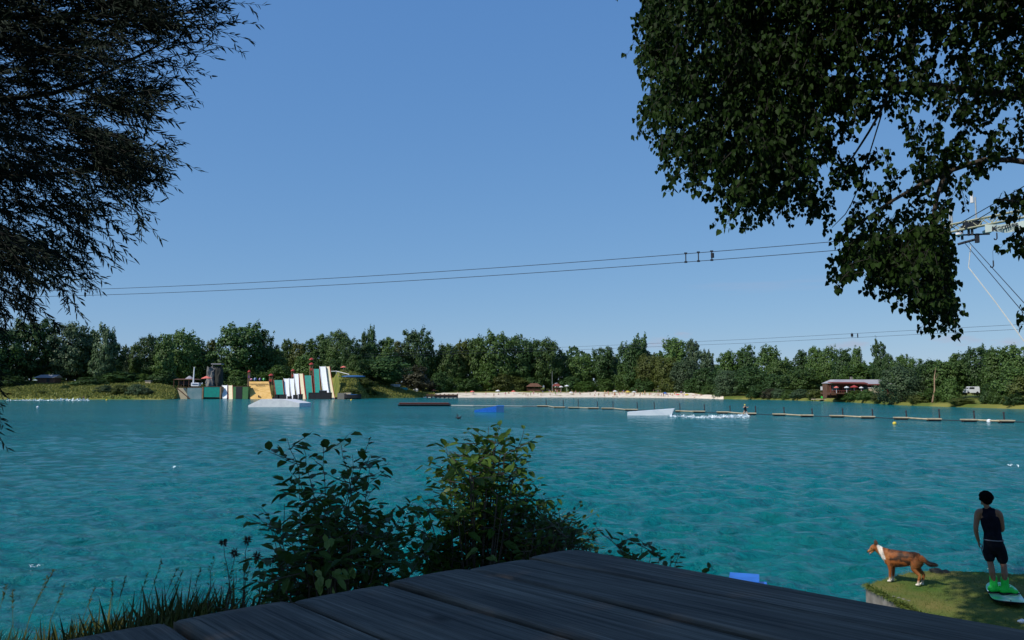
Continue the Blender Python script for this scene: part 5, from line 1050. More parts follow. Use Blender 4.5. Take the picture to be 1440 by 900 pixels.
# ================================================================== SHRUBS
def shrub(name, label, basepx, D, stems, leafL=.07, leafW=.036, dens=1.0, fill=None, m_='shrub_leaf', cat='shrub', nearz=None, light=None):
    b = P(basepx[0], basepx[1], D); b.z = bankz(b.x, b.y)-.03; t = thing(name, label, cat, b)
    mbs = MB(); LB, LD, LN, LL, LW = [], [], [], [], []; SA, SB, SRA, SRB = [], [], [], []
    def shoot(a, e, r0, leafy=.2, bend=.0, side_p=1.0, step=.028):
        n_ = max(5, int((e-a).length/.05)); pts = []; bow = Vector((random.gauss(0, .04), random.gauss(0, .04), bend))
        for k in range(n_+1): u = k/n_; pts.append(a.lerp(e, u)+bow*math.sin(math.pi*u)*(e-a).length+Vector((random.gauss(0, .004), random.gauss(0, .004), 0)))
        for k in range(n_): SA.append(pts[k]-b); SB.append(pts[k+1]-b); SRA.append(r0*(1-.8*k/n_)); SRB.append(r0*(1-.8*(k+1)/n_))
        L_ = (e-a).length; m = int(L_/step*dens); sg = 1
        for j in range(m):
            u = leafy+(1-leafy)*(j+random.random()*.5)/m; f_ = u*n_; k = min(n_-1, int(f_)); q = pts[k].lerp(pts[k+1], f_-k); tg = (pts[k+1]-pts[k]).normalized()
            h = tg.cross(Vector((0, 0, 1))); h = (h.normalized() if h.length > .2 else Vector((random.gauss(0, 1), random.gauss(0, 1), 0)).normalized()); rr_ = Matrix.Rotation(random.uniform(-.9, .9), 3, tg); sd_ = (rr_ @ h)*sg; sg = -sg
            dl = (tg*.5+sd_*.9+Vector((0, 0, random.gauss(-.12, .15)))).normalized(); s_ = random.uniform(.7, 1.2)*(1-.35*u*u)
            LB.append(q+dl*.01-b); LD.append(dl); LN.append((random.gauss(0, .3), random.gauss(0, .3)-.1, 1)); LL.append(leafL*s_); LW.append(leafW*s_)
        return pts
    for (px, py, dd_, nside) in stems:
        e = P(px, py, D+dd_); a = b+Vector((random.uniform(-.1, .1), random.uniform(-.08, .08), 0))*(len(stems) > 2); pts = shoot(a, e, .006, .3, random.uniform(-.05, .07))
        for k in range(nside+(3 if nside > 1 else 0)):
            u = random.uniform(.3, .97); q = pts[int(u*(len(pts)-1))]; dr = Vector((random.choice([-1, 1])*random.uniform(.4, 1), random.uniform(-.7, .7), random.uniform(-.05, .6))).normalized(); shoot(q, q+dr*random.uniform(.1, .24)*(1.15-.45*u), .003, .1, -.03)
    if fill:
        poly_, n = fill
        for (px, py, dd_) in poly_roots(poly_, [], D-.3, D+.35, n):
            q = P(px, py, dd_); dr = Vector((random.gauss(0, .8), random.gauss(0, .5), random.uniform(-.2, .8))).normalized(); shoot(q, q+dr*random.uniform(.08, .2), .0028, .0, -.03, step=.024)
            # connect to a stem base so that nothing floats
            if random.random() < .35: SA.append(b.lerp(q, .25)-b); SB.append(q-b); SRA.append(.004); SRB.append(.0028)
    mb = MB(); leaves(mb, LB, LD, LN, np.array(LL), np.array(LW), 'oval', .14, 0, .12)
    link('foliage', mb.mesh('foliage', m_), t)
    sm = MB(); segs(sm, SA, SB, np.array(SRA), np.array(SRB), 0); link('stems', sm.mesh('stems', 'bark'), t)
    if light:
        mb = MB(); bb = []; 
        for (px, py, n, sp) in light:
            for _ in range(n): bb.append(P(px+random.gauss(0, sp), py+random.gauss(0, sp*.6), D-.36)-b)
        n = len(bb); leaves(mb, bb, nrm(rng.normal(size=(n, 3))*[1, .4, .5]+[0, -.2, -.6]), nrm(rng.normal(size=(n, 3))*.4+[-.3, -.8, .5]), rng.uniform(.035, .055, n), rng.uniform(.02, .032, n), 'oval', .12, 0, .1); o = link('light_leaves', mb.mesh('light_leaves', 'shrub_light'), t); o['label'] = 'light green leaves low on the shrub'  # small patches of leaves in a paler green
    return t
shrub('shrub', 'dark shrub with a forked top, left of the two big shrubs before the deck', (478, 880), 3.3, [(404, 616, .1, 5), (425, 622, .2, 5), (455, 618, 0, 4), (520, 614, -.1, 6), (498, 640, .1, 6), (478, 625, .15, 5), (420, 680, -.2, 6), (369, 712, .1, 6), (380, 735, -.15, 5), (398, 708, -.1, 5), (520, 690, .2, 6), (500, 665, .1, 5), (545, 745, -.1, 6), (580, 706, .15, 4), (568, 720, 0, 5), (520, 660, -.15, 4), (440, 700, .1, 6), (412, 750, .2, 6), (470, 700, -.2, 6)],
      .072, .041, .95, ([(415, 765), (455, 735), (510, 735), (550, 775), (575, 850), (400, 850)], 90), light=[(462, 812, 9, 9), (478, 806, 5, 7), (458, 758, 3, 6)])
shrub('shrub', 'bigger green tapering shrub, right of the two big shrubs before the deck', (672, 860), 3.7, [(704, 596, .1, 6), (690, 600, 0, 6), (738, 602, -.05, 3), (672, 612, .15, 6), (655, 628, 0, 6), (632, 640, -.1, 4), (715, 640, .2, 6), (735, 668, -.1, 5), (760, 680, .1, 5), (742, 700, .1, 6), (640, 690, -.2, 6), (610, 700, .1, 6), (580, 712, -.1, 6), (575, 740, .1, 6), (700, 690, -.25, 6), (680, 660, -.15, 6), (756, 720, .1, 5), (592, 765, -.1, 5), (640, 665, .1, 5)],
      .068, .041, 1.0, ([(605, 700), (650, 650), (690, 610), (725, 650), (745, 710), (735, 800), (590, 810), (590, 750)], 130), light=[(640, 715, 5, 10), (668, 770, 3, 8), (697, 782, 2, 5)], m_='shrub_bright')
shrub('shrub', 'small rounded fine leaved shrub at the deck corner right of the bigger shrub', (775, 850), 3.6, [(762, 722, 0, 5), (780, 722, .1, 5), (795, 728, 0, 5), (740, 735, .1, 5), (808, 745, -.1, 4), (828, 765, 0, 4), (750, 750, -.1, 5), (735, 760, 0, 5)], .042, .024, 1.2, ([(738, 745), (770, 735), (805, 745), (815, 790), (730, 800)], 130))
shrub('shrub', 'low leafy sprig showing behind the right edge of the deck', (895, 850), 3.1, [(872, 757, 0, 3), (905, 765, .1, 3), (930, 768, 0, 4), (955, 776, 0, 3), (945, 782, .1, 3), (890, 775, 0, 4), (915, 780, 0, 3)], .06, .034, 1.0, None)
# flowering herbs left of the shrubs
def herb(label, px, ytop, D=3.6):
    t = shrub('herb', label, (px, 870), D, [(px, ytop, 0, 0), (px+random.uniform(-12, 12), ytop+22, .05, 1)], .03, .012, 1.3, None, 'shrub_leaf', 'plant')
    e = P(px, ytop, D)-t.location; n = 60; d = nrm(rng.normal(size=(n, 3))); mb = MB(); leaves(mb, np.array(e)+d*.004, d, nrm(rng.normal(size=(n, 3))), rng.uniform(.012, .024, n), .006, 'oval', .1); link('flower_head', mb.mesh('flower_head', 'bark'), t)
for px, yt, lb in ((314, 763, 'dark flowering herb stalk, leftmost before the shrubs'), (348, 760, 'dark flowering herb stalk with the highest head, middle one'), (330, 778, 'shorter herb stalk between the two tall ones'), (381, 788, 'herb stalk nearest the left shrub'), (362, 782, 'thin herb stalk with a small head left of the shrub'), (395, 800, 'low herb stalk touching the left shrub')): herb(lb, px, yt)
# bank grass
mb = MB(); B, Dd, Nn, Ll, Ww = [], [], [], [], []
for i in range(95000):
    x = random.uniform(-5.2, 1.2); y = random.uniform(2.5, 4.75); 
    if x > .9: continue
    q = Vector((x, y, bankz(x, y)-.01)); rel = q-O0
    if (rel.dot(e1) > s0-.05 and rel.dot(e2) > tv[0]-.05): 
        if rel.dot(e2) < tv[-1]+.04: continue
    tall = .5+.5*math.sin(x*3.1)*math.sin(x*1.3+y); B.append(tuple(q)); Dd.append((random.gauss(.2, .45), random.gauss(0, .45), 1)); Nn.append((random.gauss(0, 1), random.gauss(0, 1)-.3, .1)); Ll.append(random.uniform(.08, .26)*(.65+.6*tall)*random.choice([1, 1, 1.35])); Ww.append(random.uniform(.0014, .0032))
leaves(mb, B, Dd, Nn, np.array(Ll), np.array(Ww), 'willow', .1, 0, .16)
tag(link('bank_grass', mb.mesh('bank_grass', 'grass_blade')), 'dark uncut grass on the bank along the left edge of the deck', 'grass', kind='stuff')
mb = MB(); B, Dd, Nn, Ll, Ww = [], [], [], [], []   # seed stalks
for px, py, dx in ((62, 812, 14), (70, 800, 20), (88, 822, 10), (20, 830, -8), (205, 808, 8), (245, 800, 12), (252, 804, 18), (175, 812, 4), (160, 818, -6), (280, 800, 6), (8, 822, 6), (130, 828, 8), (224, 790, 10)):
    e = P(px+dx*.3, py, 3.9); x = e.x-.12*dx/14; a = Vector((x, 3.9, bankz(x, 3.9))); m_ = a.lerp(e, .55)+Vector((-.02, 0, .02)); segs(mb, [a, m_], [m_, e], np.array([.0022, .0016]), np.array([.0016, .001]), 0)
    n = 26; u = rng.random(n); base = np.array([tuple(m_.lerp(e, .45+.55*t)) for t in u]); leaves(mb, base, nrm(rng.normal(0, .5, (n, 3))+np.array((e-m_).normalized())), nrm(rng.normal(size=(n, 3))), .018, .004, 'willow', .1)
tag(link('seed_stalks', mb.mesh('seed_stalks', 'grass_blade')), 'thin grass seed stalks rising above the bank grass at the lower left', 'grass', kind='stuff')
# ================================================================== PEOPLE AND DOG
def V(*a): return Vector(a)
def limb(mb, pts, rads, side=(1, 0, 0)):
    # smooth chain (Catmull-like subdivision) of elliptical rings, closed by balls
    P_, R_ = [Vector(p) for p in pts], [r if hasattr(r, '__len__') else (r, r) for r in rads]
    q, r = [], []
    for i in range(len(P_)-1):
        p0, p1, p2, p3 = P_[max(i-1, 0)], P_[i], P_[i+1], P_[min(i+2, len(P_)-1)]
        for k in range(4):
            t = k/4; q.append(.5*((2*p1)+(p2-p0)*t+(2*p0-5*p1+4*p2-p3)*t*t+(3*p1-p0-3*p2+p3)*t**3)); r.append(tuple(R_[i][j]*(1-t)+R_[i+1][j]*t for j in (0, 1)))
    q.append(P_[-1]); r.append(R_[-1])
    mb.tube(q, r, 14, side=side); mb.ball(P_[0], (min(R_[0])*.98,)*3); mb.ball(P_[-1], (min(R_[-1])*.98,)*3)
def hand(mb, wrist, d, palm_n, thumb_dir, s=1.0, curl=.35):
    """d: direction of the fingers, palm_n: palm normal, thumb_dir: side of the thumb"""
    d, pn, td = Vector(d).normalized(), Vector(palm_n).normalized(), Vector(thumb_dir).normalized()
    w_ = Vector(wrist); limb(mb, [w_, w_+d*.045*s, w_+d*.09*s], [(.026*s, .018*s), (.04*s, .016*s), (.038*s, .013*s)], side=td)
    for k, (off, ln) in enumerate(((.028, .07), (.0095, .078), (-.0095, .072), (-.028, .058))):
        b = w_+d*.085*s+td*off*s; c1 = b+(d+pn*curl*.6).normalized()*ln*.45*s; c2 = c1+(d+pn*curl*1.8).normalized()*ln*.3*s; c3 = c2+(d+pn*curl*3).normalized()*ln*.25*s
        mb.tube([b-d*.02*s, b, c1, c2, c3], [.0088*s, .009*s, .0085*s, .0078*s, .006*s], 8)
    b = w_+d*.03*s+td*.03*s; mb.tube([b-td*.01*s, b+(td*.8+d*.6+pn*.3).normalized()*.035*s, b+(td*.6+d+pn*.6).normalized()*.062*s, b+(td*.4+d+pn*.9).normalized()*.085*s], [.013*s, .012*s, .010*s, .007*s], 8)
# ---- man on the turf, back towards us
GB = GT(1410, 841.5); base = Vector((GB.x, GB.y, ZT+.11))
man = MB()
HL, HR = V(-.175, .02, .76), V(-.015, .02, .77)
limb(man, [(-.1, .02, .74), (-.1, .03, .84), (-.11, .04, .97), (-.125, .04, 1.10), (-.14, .035, 1.22), (-.15, .03, 1.30), (-.16, .03, 1.345)], [(.145, .10), (.14, .098), (.125, .085), (.15, .10), (.165, .105), (.135, .085), (.07, .06)])
limb(man, [(-.16, .03, 1.33), (-.18, .025, 1.40), (-.19, .03, 1.46)], [.055, .05, .052])   # neck
hc = V(-.195, .035, 1.525)
hd = Vector((-.75, .66, -.05)).normalized(); hs = Vector((hd.y, -hd.x, 0)).normalized(); rotm = Matrix((hd, hs*-1, Vector((0, 0, 1)))).transposed().to_4x4()
man.ball(hc, (.098, .076, .112), rot=rotm, nu=24, nv=16)
man.ball(hc+hd*.03-V(0, 0, .055), (.062, .055, .055), rot=rotm)       # jaw
man.tube([hc+hd*.09+V(0, 0, .02), hc+hd*.108-V(0, 0, .012), hc+hd*.092-V(0, 0, .025)], [.010, .015, .013], 8)  # nose
man.tube([hc+hd*.088+hs*.03+V(0, 0, .028), hc+hd*.094+V(0, 0, .03), hc+hd*.088-hs*.03+V(0, 0, .028)], .010, 8)  # brow
man.tube([hc+hd*.086+hs*.02-V(0, 0, .05), hc+hd*.092-V(0, 0, .05), hc+hd*.086-hs*.02-V(0, 0, .05)], .008, 8)  # lips
man.ball(hc+hd*.085-V(0, 0, .085), .02)
for s in (-1, 1): man.ball(hc+hs*s*.076-V(0, 0, .005), (.018, .008, .03), rot=rotm); man.ball(hc+hd*.085+hs*s*.03+V(0, 0, .008), .011)
limb(man, [(-.2, .03, 1.31), (-.30, .025, 1.295), (-.335, .02, 1.25), (-.36, .0, 1.12), (-.375, -.015, 1.03), (-.37, .01, .93), (-.345, .04, .80)], [.06, .062, .058, .048, .043, .038, .027])
hand(man, (-.345, .042, .80), (.12, .1, -1), (.8, .35, 0), (.2, 1, -.1), .95, .5)
limb(man, [(-.1, .03, 1.31), (-.01, .035, 1.30), (.025, .04, 1.25), (.045, .06, 1.12), (.05, .09, 1.03), (.02, .2, .99), (-.03, .3, .98)], [.06, .062, .056, .047, .043, .038, .027])
hand(man, (-.03, .3, .98), (-.9, .5, 0), (0, -.3, -1), (0, .6, .8), .95, .4)
limb(man, [HL, (-.18, .03, .62), (-.17, .02, .47), (-.16, -.01, .42), (-.145, -.05, .30), (-.125, -.03, .16), (-.11, .0, .07)], [.088, .075, .055, .052, .054, .036, .034])
limb(man, [HR, (.01, .03, .62), (.035, .06, .46), (.045, .03, .41), (.05, -.03, .29), (.045, .0, .15), (.04, .01, .07)], [.088, .076, .056, .052, .055, .037, .034])
# feet, toes to the right and away
ft = Vector((.86, .5, 0)).normalized()
for a in (V(-.11, .0, .04), V(.04, .01, .04)): limb(man, [a-ft*.04, a+ft*.06, a+ft*.15+V(0, 0, -.012)], [(.035, .03), (.04, .03), (.042, .02)], side=(-ft.y, ft.x, 0))
mt = thing('person', 'man in black tank top and shorts standing with his back to us', 'person', base)
THM = -math.atan2(base.x, base.y); mt.rotation_euler = (0, 0, THM); mt.scale = (.83, .85, .905)
link('body', remeshed(man, 'body', 'skin', .0062, 5), mt)
tk = MB(); limb(tk, [(-.1, .02, .78), (-.105, .03, .86), (-.11, .04, .97), (-.125, .04, 1.10), (-.14, .035, 1.21), (-.15, .032, 1.27)], [(.162, .118), (.155, .114), (.145, .104), (.166, .116), (.165, .115), (.125, .095)])
limb(tk, [(-.14, .032, 1.22), (-.15, .03, 1.30), (-.152, .03, 1.34)], [(.145, .112), (.125, .095), (.10, .07)])
for x0, x1 in ((-.225, -.215), (-.075, -.085)): limb(tk, [(x0, -.03, 1.24), (x1, -.012, 1.34), (x1, .04, 1.365), (x1, .09, 1.33), (x0, .105, 1.24)], [(.045, .02), (.042, .018), (.04, .016), (.042, .018), (.045, .02)])
link('tank_top', remeshed(tk, 'tank_top', 'shirt', .008, 3), mt)
sh = MB(); limb(sh, [(-.1, .02, .86), (-.1, .025, .80), (-.098, .02, .72)], [(.155, .115), (.165, .12), (.165, .12)])
limb(sh, [(-.165, .02, .76), (-.18, .03, .64), (-.178, .028, .545)], [(.098, .1), (.098, .098), (.095, .096)]); limb(sh, [(-.02, .02, .76), (.012, .035, .64), (.028, .05, .535)], [(.098, .1), (.1, .1), (.098, .098)])
link('shorts', remeshed(sh, 'shorts', 'shortsm', .008, 3), mt)
M['greyband'] = mat('grey_hem', (.3, .3, .34), None, 5, .9)
wbm = MB(); n_ = 24; vs = []
for k in range(n_):
    a = 2*math.pi*k/n_
    for r_, z in ((1.0, -.008), (1.012, -.008), (1.012, .008), (1.0, .008)): vs.append((-.1+.172*r_*math.cos(a), .024+.126*r_*math.sin(a), .845+z))
fs = [(k*4+c, ((k+1) % n_)*4+c, ((k+1) % n_)*4+(c+1) % 4, k*4+(c+1) % 4) for k in range(n_) for c in range(4)]
part('waistband', wbm.add(vs, fs), 'greyband', mt, True)
part('side_stripe', MB().tube([(-.268, .0, .80), (-.282, .01, .68), (-.278, .01, .56)], .007, 6), 'greyband', mt)
part('cord', MB().tube([(-.285, -.03, .74), (-.298, -.035, .66), (-.285, -.03, .60), (-.278, -.03, .66)], .007, 6), 'shirt', mt)
hr = MB(); hr.ball(hc-hd*.012+V(0, 0, .035), (.115, .118, .1), rot=rotm, nu=20, nv=14); hr.ball(hc-hd*.045-V(0, 0, .02), (.08, .095, .075), rot=rotm)
g = random.Random(5)
for i in range(170):
    v = Vector((g.gauss(0, 1), g.gauss(0, 1), g.gauss(.3, 1))).normalized()
    if v.dot(hd) > .55 and v.z < .35: continue
    if v.z < -.35: continue
    c = hc-hd*.012+V(0, 0, .03)+Vector((v.x*.112, v.y*.112, v.z*.098)); hr.ball(c, g.uniform(.016, .026), nu=7, nv=5)
link('hair', remeshed(hr, 'hair', 'hair', .006, 1), mt)
# ---- wakeboard with boots
wb = thing('wakeboard', 'wakeboard with two neon green boots lying on the turf under the man', 'wakeboard', Vector((GB.x, GB.y, ZT+.015)))
wb.rotation_euler = (0, 0, THM)
ax = Vector((-.12, 1, 0)).normalized(); sx = Vector((1, .12, 0)).normalized(); vs = []; nL, nW = 26, 10; LB_, WB_ = 1.3, .44
outl = []
for i in range(nL+1):
    u = i/nL*2-1; hw = WB_/2*(1-abs(u)**5*.75)**.6; 
    for j in range(nW+1):
        v = j/nW*2-1; outl.append(ax*(u*LB_/2)+sx*(v*hw)+V(.035, .0, .045+.05*abs(u)**2.6))
k = nW+1; tot = len(outl); vs = [tuple(p) for p in outl]+[tuple(p-V(0, 0, .022)) for p in outl]
fs = [(i*k+j, i*k+j+1, (i+1)*k+j+1, (i+1)*k+j) for i in range(nL) for j in range(nW)]; fs2 = [tuple(tot+q for q in reversed(f)) for f in fs]
rim = [(i*k, (i+1)*k, tot+(i+1)*k, tot+i*k) for i in range(nL)]+[((i+1)*k-1, tot+(i+1)*k-1, tot+(i+2)*k-1, (i+2)*k-1) for i in range(nL)]+[(j, tot+j, tot+j+1, j+1) for j in range(nW)]+[(nL*k+j, nL*k+j+1, tot+nL*k+j+1, tot+nL*k+j) for j in range(nW)]
part('board', MB().add(vs, fs, 0).add(vs, fs2+rim, 1), ['boardtop', 'black'], wb, True)
for (bx_, by_) in ((-.11, -.0-.12*0), (.04, .01)):
    bt = MB(); a = V(bx_, by_, .115+.03); 
    limb(bt, [a+V(0, 0, .14), a+V(0, 0, .06), a+V(0, 0, -.02)], [(.056, .06), (.054, .058), (.056, .06)]); limb(bt, [a-ft*.045+V(0, 0, -.03), a+ft*.06+V(0, 0, -.02), a+ft*.125+V(0, 0, -.05), a+ft*.17+V(0, 0, -.055)], [(.05, .05), (.054, .055), (.054, .038), (.045, .03)], side=(-ft.y, ft.x, 0))
    bo_ = link('boot', remeshed(bt, 'boot', 'neon', .007, 3), wb)
    link('strap', MB().tube([a+ft*.04+V(-.058*-ft.y, -.058*ft.x, .03), a+ft*.085+V(0, 0, .035), a+ft*.04+V(.058*-ft.y, .058*ft.x, .03)], .009, 6).mesh('strap', 'boardtop'), bo_)
    link('sole', MB().tube([a-ft*.08+V(0, 0, -.082), a+ft*.2+V(0, 0, -.082)], [(.05, .012), (.045, .012)], 10, side=(-ft.y, ft.x, 0)).mesh('sole', 'black'), bo_)
for s in (-1, 1): part('fin', MB().box(ax*(s*.56)+V(.035, 0, .06), (.012, .1, .05)), 'black', wb)
# ---- dog
DD = GT(1272, 822); K = DD.y/FPX
def dz(x, z): return V(x*.98, 0, z)
dm = MB()
limb(dm, [(-.30, 0, .415), (-.20, 0, .40), (-.06, 0, .405), (.08, 0, .42), (.2, 0, .425), (.275, 0, .43)], [(.08, .115), (.105, .15), (.1, .14), (.09, .118), (.09, .12), (.075, .095)], side=(0, 1, 0))
limb(dm, [(-.26, 0, .45), (-.33, 0, .475), (-.40, 0, .515), (-.455, 0, .545)], [(.085, .105), (.07, .09), (.058, .072), (.052, .062)], side=(0, 1, 0))
hc2 = V(-.485, -.01, .545); limb(dm, [(-.44, 0, .55), (-.495, -.01, .545), (-.53, -.015, .525)], [(.056, .058), (.056, .056), (.04, .042)], side=(0, 1, 0))
limb(dm, [(-.52, -.012, .52), (-.565, -.015, .488), (-.605, -.018, .462)], [(.036, .034), (.028, .025), (.018, .018)], side=(0, 1, 0))
limb(dm, [(-.50, -.01, .49), (-.54, -.014, .455), (-.565, -.016, .436)], [(.026, .016), (.018, .011), (.012, .008)], side=(0, 1, 0))  # lower jaw, mouth a little open
for s in (-1, 1):
    dm.tube([(-.462, s*.034-.01, .58), (-.458, s*.045-.01, .625), (-.468, s*.047-.01, .662), (-.475, s*.046-.01, .685)], [(.028, .014), (.024, .010), (.014, .007), (.004, .004)], 8, side=(1, .2, 0))
    dm.ball((-.53, s*.033-.012, .535), .010)
for s, dx in ((-1, 0), (1, .03)):   # front legs: straight, paw forward
    limb(dm, [(-.235+dx, s*.05, .36), (-.225+dx, s*.058, .285), (-.22+dx, s*.055, .20), (-.225+dx, s*.053, .12), (-.228+dx, s*.053, .045)], [(.042, .066), (.034, .045), (.024, .027), (.021, .024), (.020, .022)], side=(0, 1, 0))
    limb(dm, [(-.225+dx, s*.053, .025), (-.262+dx, s*.053, .018)], [(.027, .022), (.025, .017)], side=(0, 1, 0))
for s, dx in ((-1, 0), (1, .045)):   # hind legs: thigh, knee forward, hock back, upright shank
    limb(dm, [(.23+dx*.3, s*.05, .44), (.205+dx*.6, s*.065, .36), (.175+dx, s*.068, .285), (.215+dx, s*.065, .225), (.262+dx, s*.062, .175), (.252+dx, s*.06, .11), (.24+dx, s*.06, .04)], [(.05, .085), (.052, .085), (.038, .05), (.026, .034), (.021, .027), (.018, .021), (.02, .022)], side=(0, 1, 0))
    limb(dm, [(.245+dx, s*.06, .022), (.205+dx, s*.06, .017)], [(.026, .021), (.024, .016)], side=(0, 1, 0))
limb(dm, [(.30, 0, .475), (.345, 0, .435), (.385, 0, .39), (.44, .0, .37), (.50, .0, .375), (.54, .0, .38)], [.028, .026, .034, .04, .032, .01], side=(0, 1, 0))
dme = remeshed(dm, 'dog_body', 'skin', .0065, 4)
co = np.empty(len(dme.vertices)*3); dme.vertices.foreach_get('co', co); co = co.reshape(-1, 3); x, y, z = co.T
from mathutils import noise as _ns
nz = np.array([.5+.55*_ns.fractal(Vector((a*9, b_*9, c_*13)), 1.0, 2.0, 4) for a, b_, c_ in zip(x, y, z)])
base_c = np.array([.27, .085, .022]); dark = np.array([.045, .022, .012]); wh = np.array([.72, .66, .58]); tan = np.array([.42, .19, .06]); blk = np.array([.012, .01, .01])
def mixc(c, t, w): w = np.clip(w, 0, 1)[:, None]; return c*(1-w)+np.array(t)*w
c = np.tile(base_c, (len(x), 1))
c = mixc(c, dark, (nz-.30)*2.8*((x > -.22) & (x < .2) & (z > .28)))          # brindled saddle
c = mixc(c, dark, (z-.49)*14*((x > -.25) & (x < .3)))
c = mixc(c, tan, (nz-.35)*1.2*((x > .13) & (z < .42)))
c = mixc(c, tan, ((x < -.22)*(.5-np.abs(z-.42)*4))*.8)
c = mixc(c, wh, np.clip(1-np.abs((x+.365)+(z-.5)*.35)/.05, 0, 1)*3*(z > .38)*(x > -.44))   # white collar
c = mixc(c, wh, (x < -.30)*(z < .40)*(z > .28)*(y < .2)*1.0*np.clip((-.30-x)*40, 0, 1))
c = mixc(c, wh, (.10-z)*14*(z < .12)); c = mixc(c, wh, (x < -.54)*(np.abs(y+.015) < .012)*.8)
c = mixc(c, tan, (x < -.50)*(z < .56)*.6); c = mixc(c, dark, (z > .60)*(x < -.4)*.8); c = mixc(c, blk, (x < -.598)*1.0); c = mixc(c, blk, ((x+.53)**2+(z-.537)**2 < .012**2)*1.0)
c = mixc(c, blk, np.clip((x-.33)*16, 0, .95)); c = mixc(c, dark, (x < -.3)*(x > -.34)*(z > .4)*.3)
at = dme.color_attributes.new('fur', 'FLOAT_COLOR', 'POINT'); at.data.foreach_set('color', np.concatenate([c, np.ones((len(c), 1))], 1).ravel())
mf = bpy.data.materials.new('dog_fur'); mf.use_nodes = True; t = mf.node_tree; b = t.nodes['Principled BSDF']; b.inputs['Roughness'].default_value = .6; b.inputs['Specular IOR Level'].default_value = .25
an = N(t, 'ShaderNodeAttribute', attribute_name='fur'); no = N(t, 'ShaderNodeTexNoise', Scale=55.0, Detail=4.0); tcx = N(t, 'ShaderNodeTexCoord'); mpx = N(t, 'ShaderNodeMapping', Scale=(.5, 1, 1.3)); L(t, tcx.outputs['Object'], mpx.inputs[0]); L(t, mpx.outputs[0], no.inputs['Vector'])
rmp = N(t, 'ShaderNodeMapRange'); rmp.inputs[1].default_value = .3; rmp.inputs[2].default_value = .7; rmp.inputs[3].default_value = .65; rmp.inputs[4].default_value = 1.3; L(t, no.outputs[0], rmp.inputs[0])
mxx = N(t, 'ShaderNodeVectorMath', operation='SCALE'); L(t, an.outputs[0], mxx.inputs[0]); L(t, rmp.outputs[0], mxx.inputs['Scale']); L(t, mxx.outputs[0], b.inputs['Base Color'])
bpx = N(t, 'ShaderNodeBump', Strength=.5, Distance=.004); L(t, no.outputs[0], bpx.inputs['Height']); L(t, bpx.outputs[0], b.inputs['Normal'])
dme.materials.clear(); dme.materials.append(mf)
dg_ = thing('dog', 'brown brindled dog with a white neck and white paws standing on the turf', 'dog', (DD.x, DD.y, ZT+.018), -math.atan2(DD.x, DD.y)-.2); dg_.scale = (.91, .95, .97)
link('body', dme, dg_)
fi = rng.integers(0, len(x), 9000); no_ = np.empty(len(dme.vertices)*3); dme.vertices.foreach_get('normal', no_); no_ = no_.reshape(-1, 3)[fi]; pf = co[fi]; kf = (pf[:, 2] > .1) & (pf[:, 0] > -.46); fi, no_, pf = fi[kf], no_[kf], pf[kf]
fl = np.where(pf[:, 0] > .34, .035, .014)*rng.uniform(.6, 1.3, len(fi)); fd = nrm(no_*.45+np.array([.8, 0, -.45])+rng.normal(0, .15, pf.shape))
fm = MB(); leaves(fm, pf-no_*.001, fd, no_, fl, .0035, 'willow', .1); fme = fm.mesh('fur', mf); at = fme.color_attributes.new('fur', 'FLOAT_COLOR', 'POINT'); cf = np.repeat(np.concatenate([c[fi]*rng.uniform(.6, 1.3, (len(fi), 1)), np.ones((len(fi), 1))], 1), 6, 0); at.data.foreach_set('color', cf.ravel()); fo = link('fur', fme, dg_); fo['kind'] = 'stuff'
part('tongue', MB().tube([(-.555, -.016, .455), (-.572, -.016, .438), (-.575, -.016, .415)], [(.012, .004), (.013, .004), (.009, .003)], 8, side=(0, 1, 0)), 'pink', dg_, True)
# ---- far people (a few pixels each)
def simple(pose, seed):
    mb = MB(); g = random.Random(seed)
    if pose == 'stand':
        st = g.uniform(.06, .16)
        for s in (-1, 1): limb(mb, [(s*.09, 0, .9), (s*(.09+st*.3), g.uniform(-.08, .08), .48), (s*(.09+st*.6), 0, .04)], [.09, .06, .04]); limb(mb, [(s*.17, 0, 1.42), (s*.24, .03, 1.15), (s*.22, g.uniform(-.15, .1), .85)], [.055, .045, .04])
        limb(mb, [(0, 0, .88), (0, 0, 1.15), (0, 0, 1.42), (0, 0, 1.52)], [(.16, .11), (.14, .1), (.18, .11), (.06, .06)]); mb.ball((0, 0, 1.65), (.09, .1, .12)); mb.ball((0, 0, 1.52), .06)
    elif pose == 'sit':
        for s in (-1, 1): limb(mb, [(s*.09, 0, .12), (s*.12, -.38, .42), (s*.12, -.72, .06)], [.09, .06, .045]); limb(mb, [(s*.17, 0, .62), (s*.2, -.18, .42), (s*.14, -.4, .4)], [.05, .045, .04])
        limb(mb, [(0, 0, .12), (0, .05, .38), (0, 0, .64), (0, -.02, .74)], [(.17, .13), (.14, .1), (.18, .11), (.06, .06)]); mb.ball((0, -.03, .86), (.09, .1, .12))
    else:
        for s in (-1, 1): limb(mb, [(0, s*.09, .12), (.45, s*.1, .14), (.85, s*.12, .06)], [.09, .06, .045]); limb(mb, [(-.5, s*.18, .13), (-.3, s*.27, .08), (-.1, s*.25, .06)], [.05, .045, .04])
        limb(mb, [(0, 0, .12), (-.3, 0, .13), (-.52, 0, .13), (-.62, 0, .12)], [(.12, .16), (.1, .14), (.11, .18), (.06, .06)], side=(0, 0, 1)); mb.ball((-.75, 0, .13), (.12, .09, .1))
    return remeshed(mb, 'body', 'skin_light', .035, 2)
BOD = {p: simple(p, i) for i, p in enumerate(('stand', 'sit', 'lie'))}
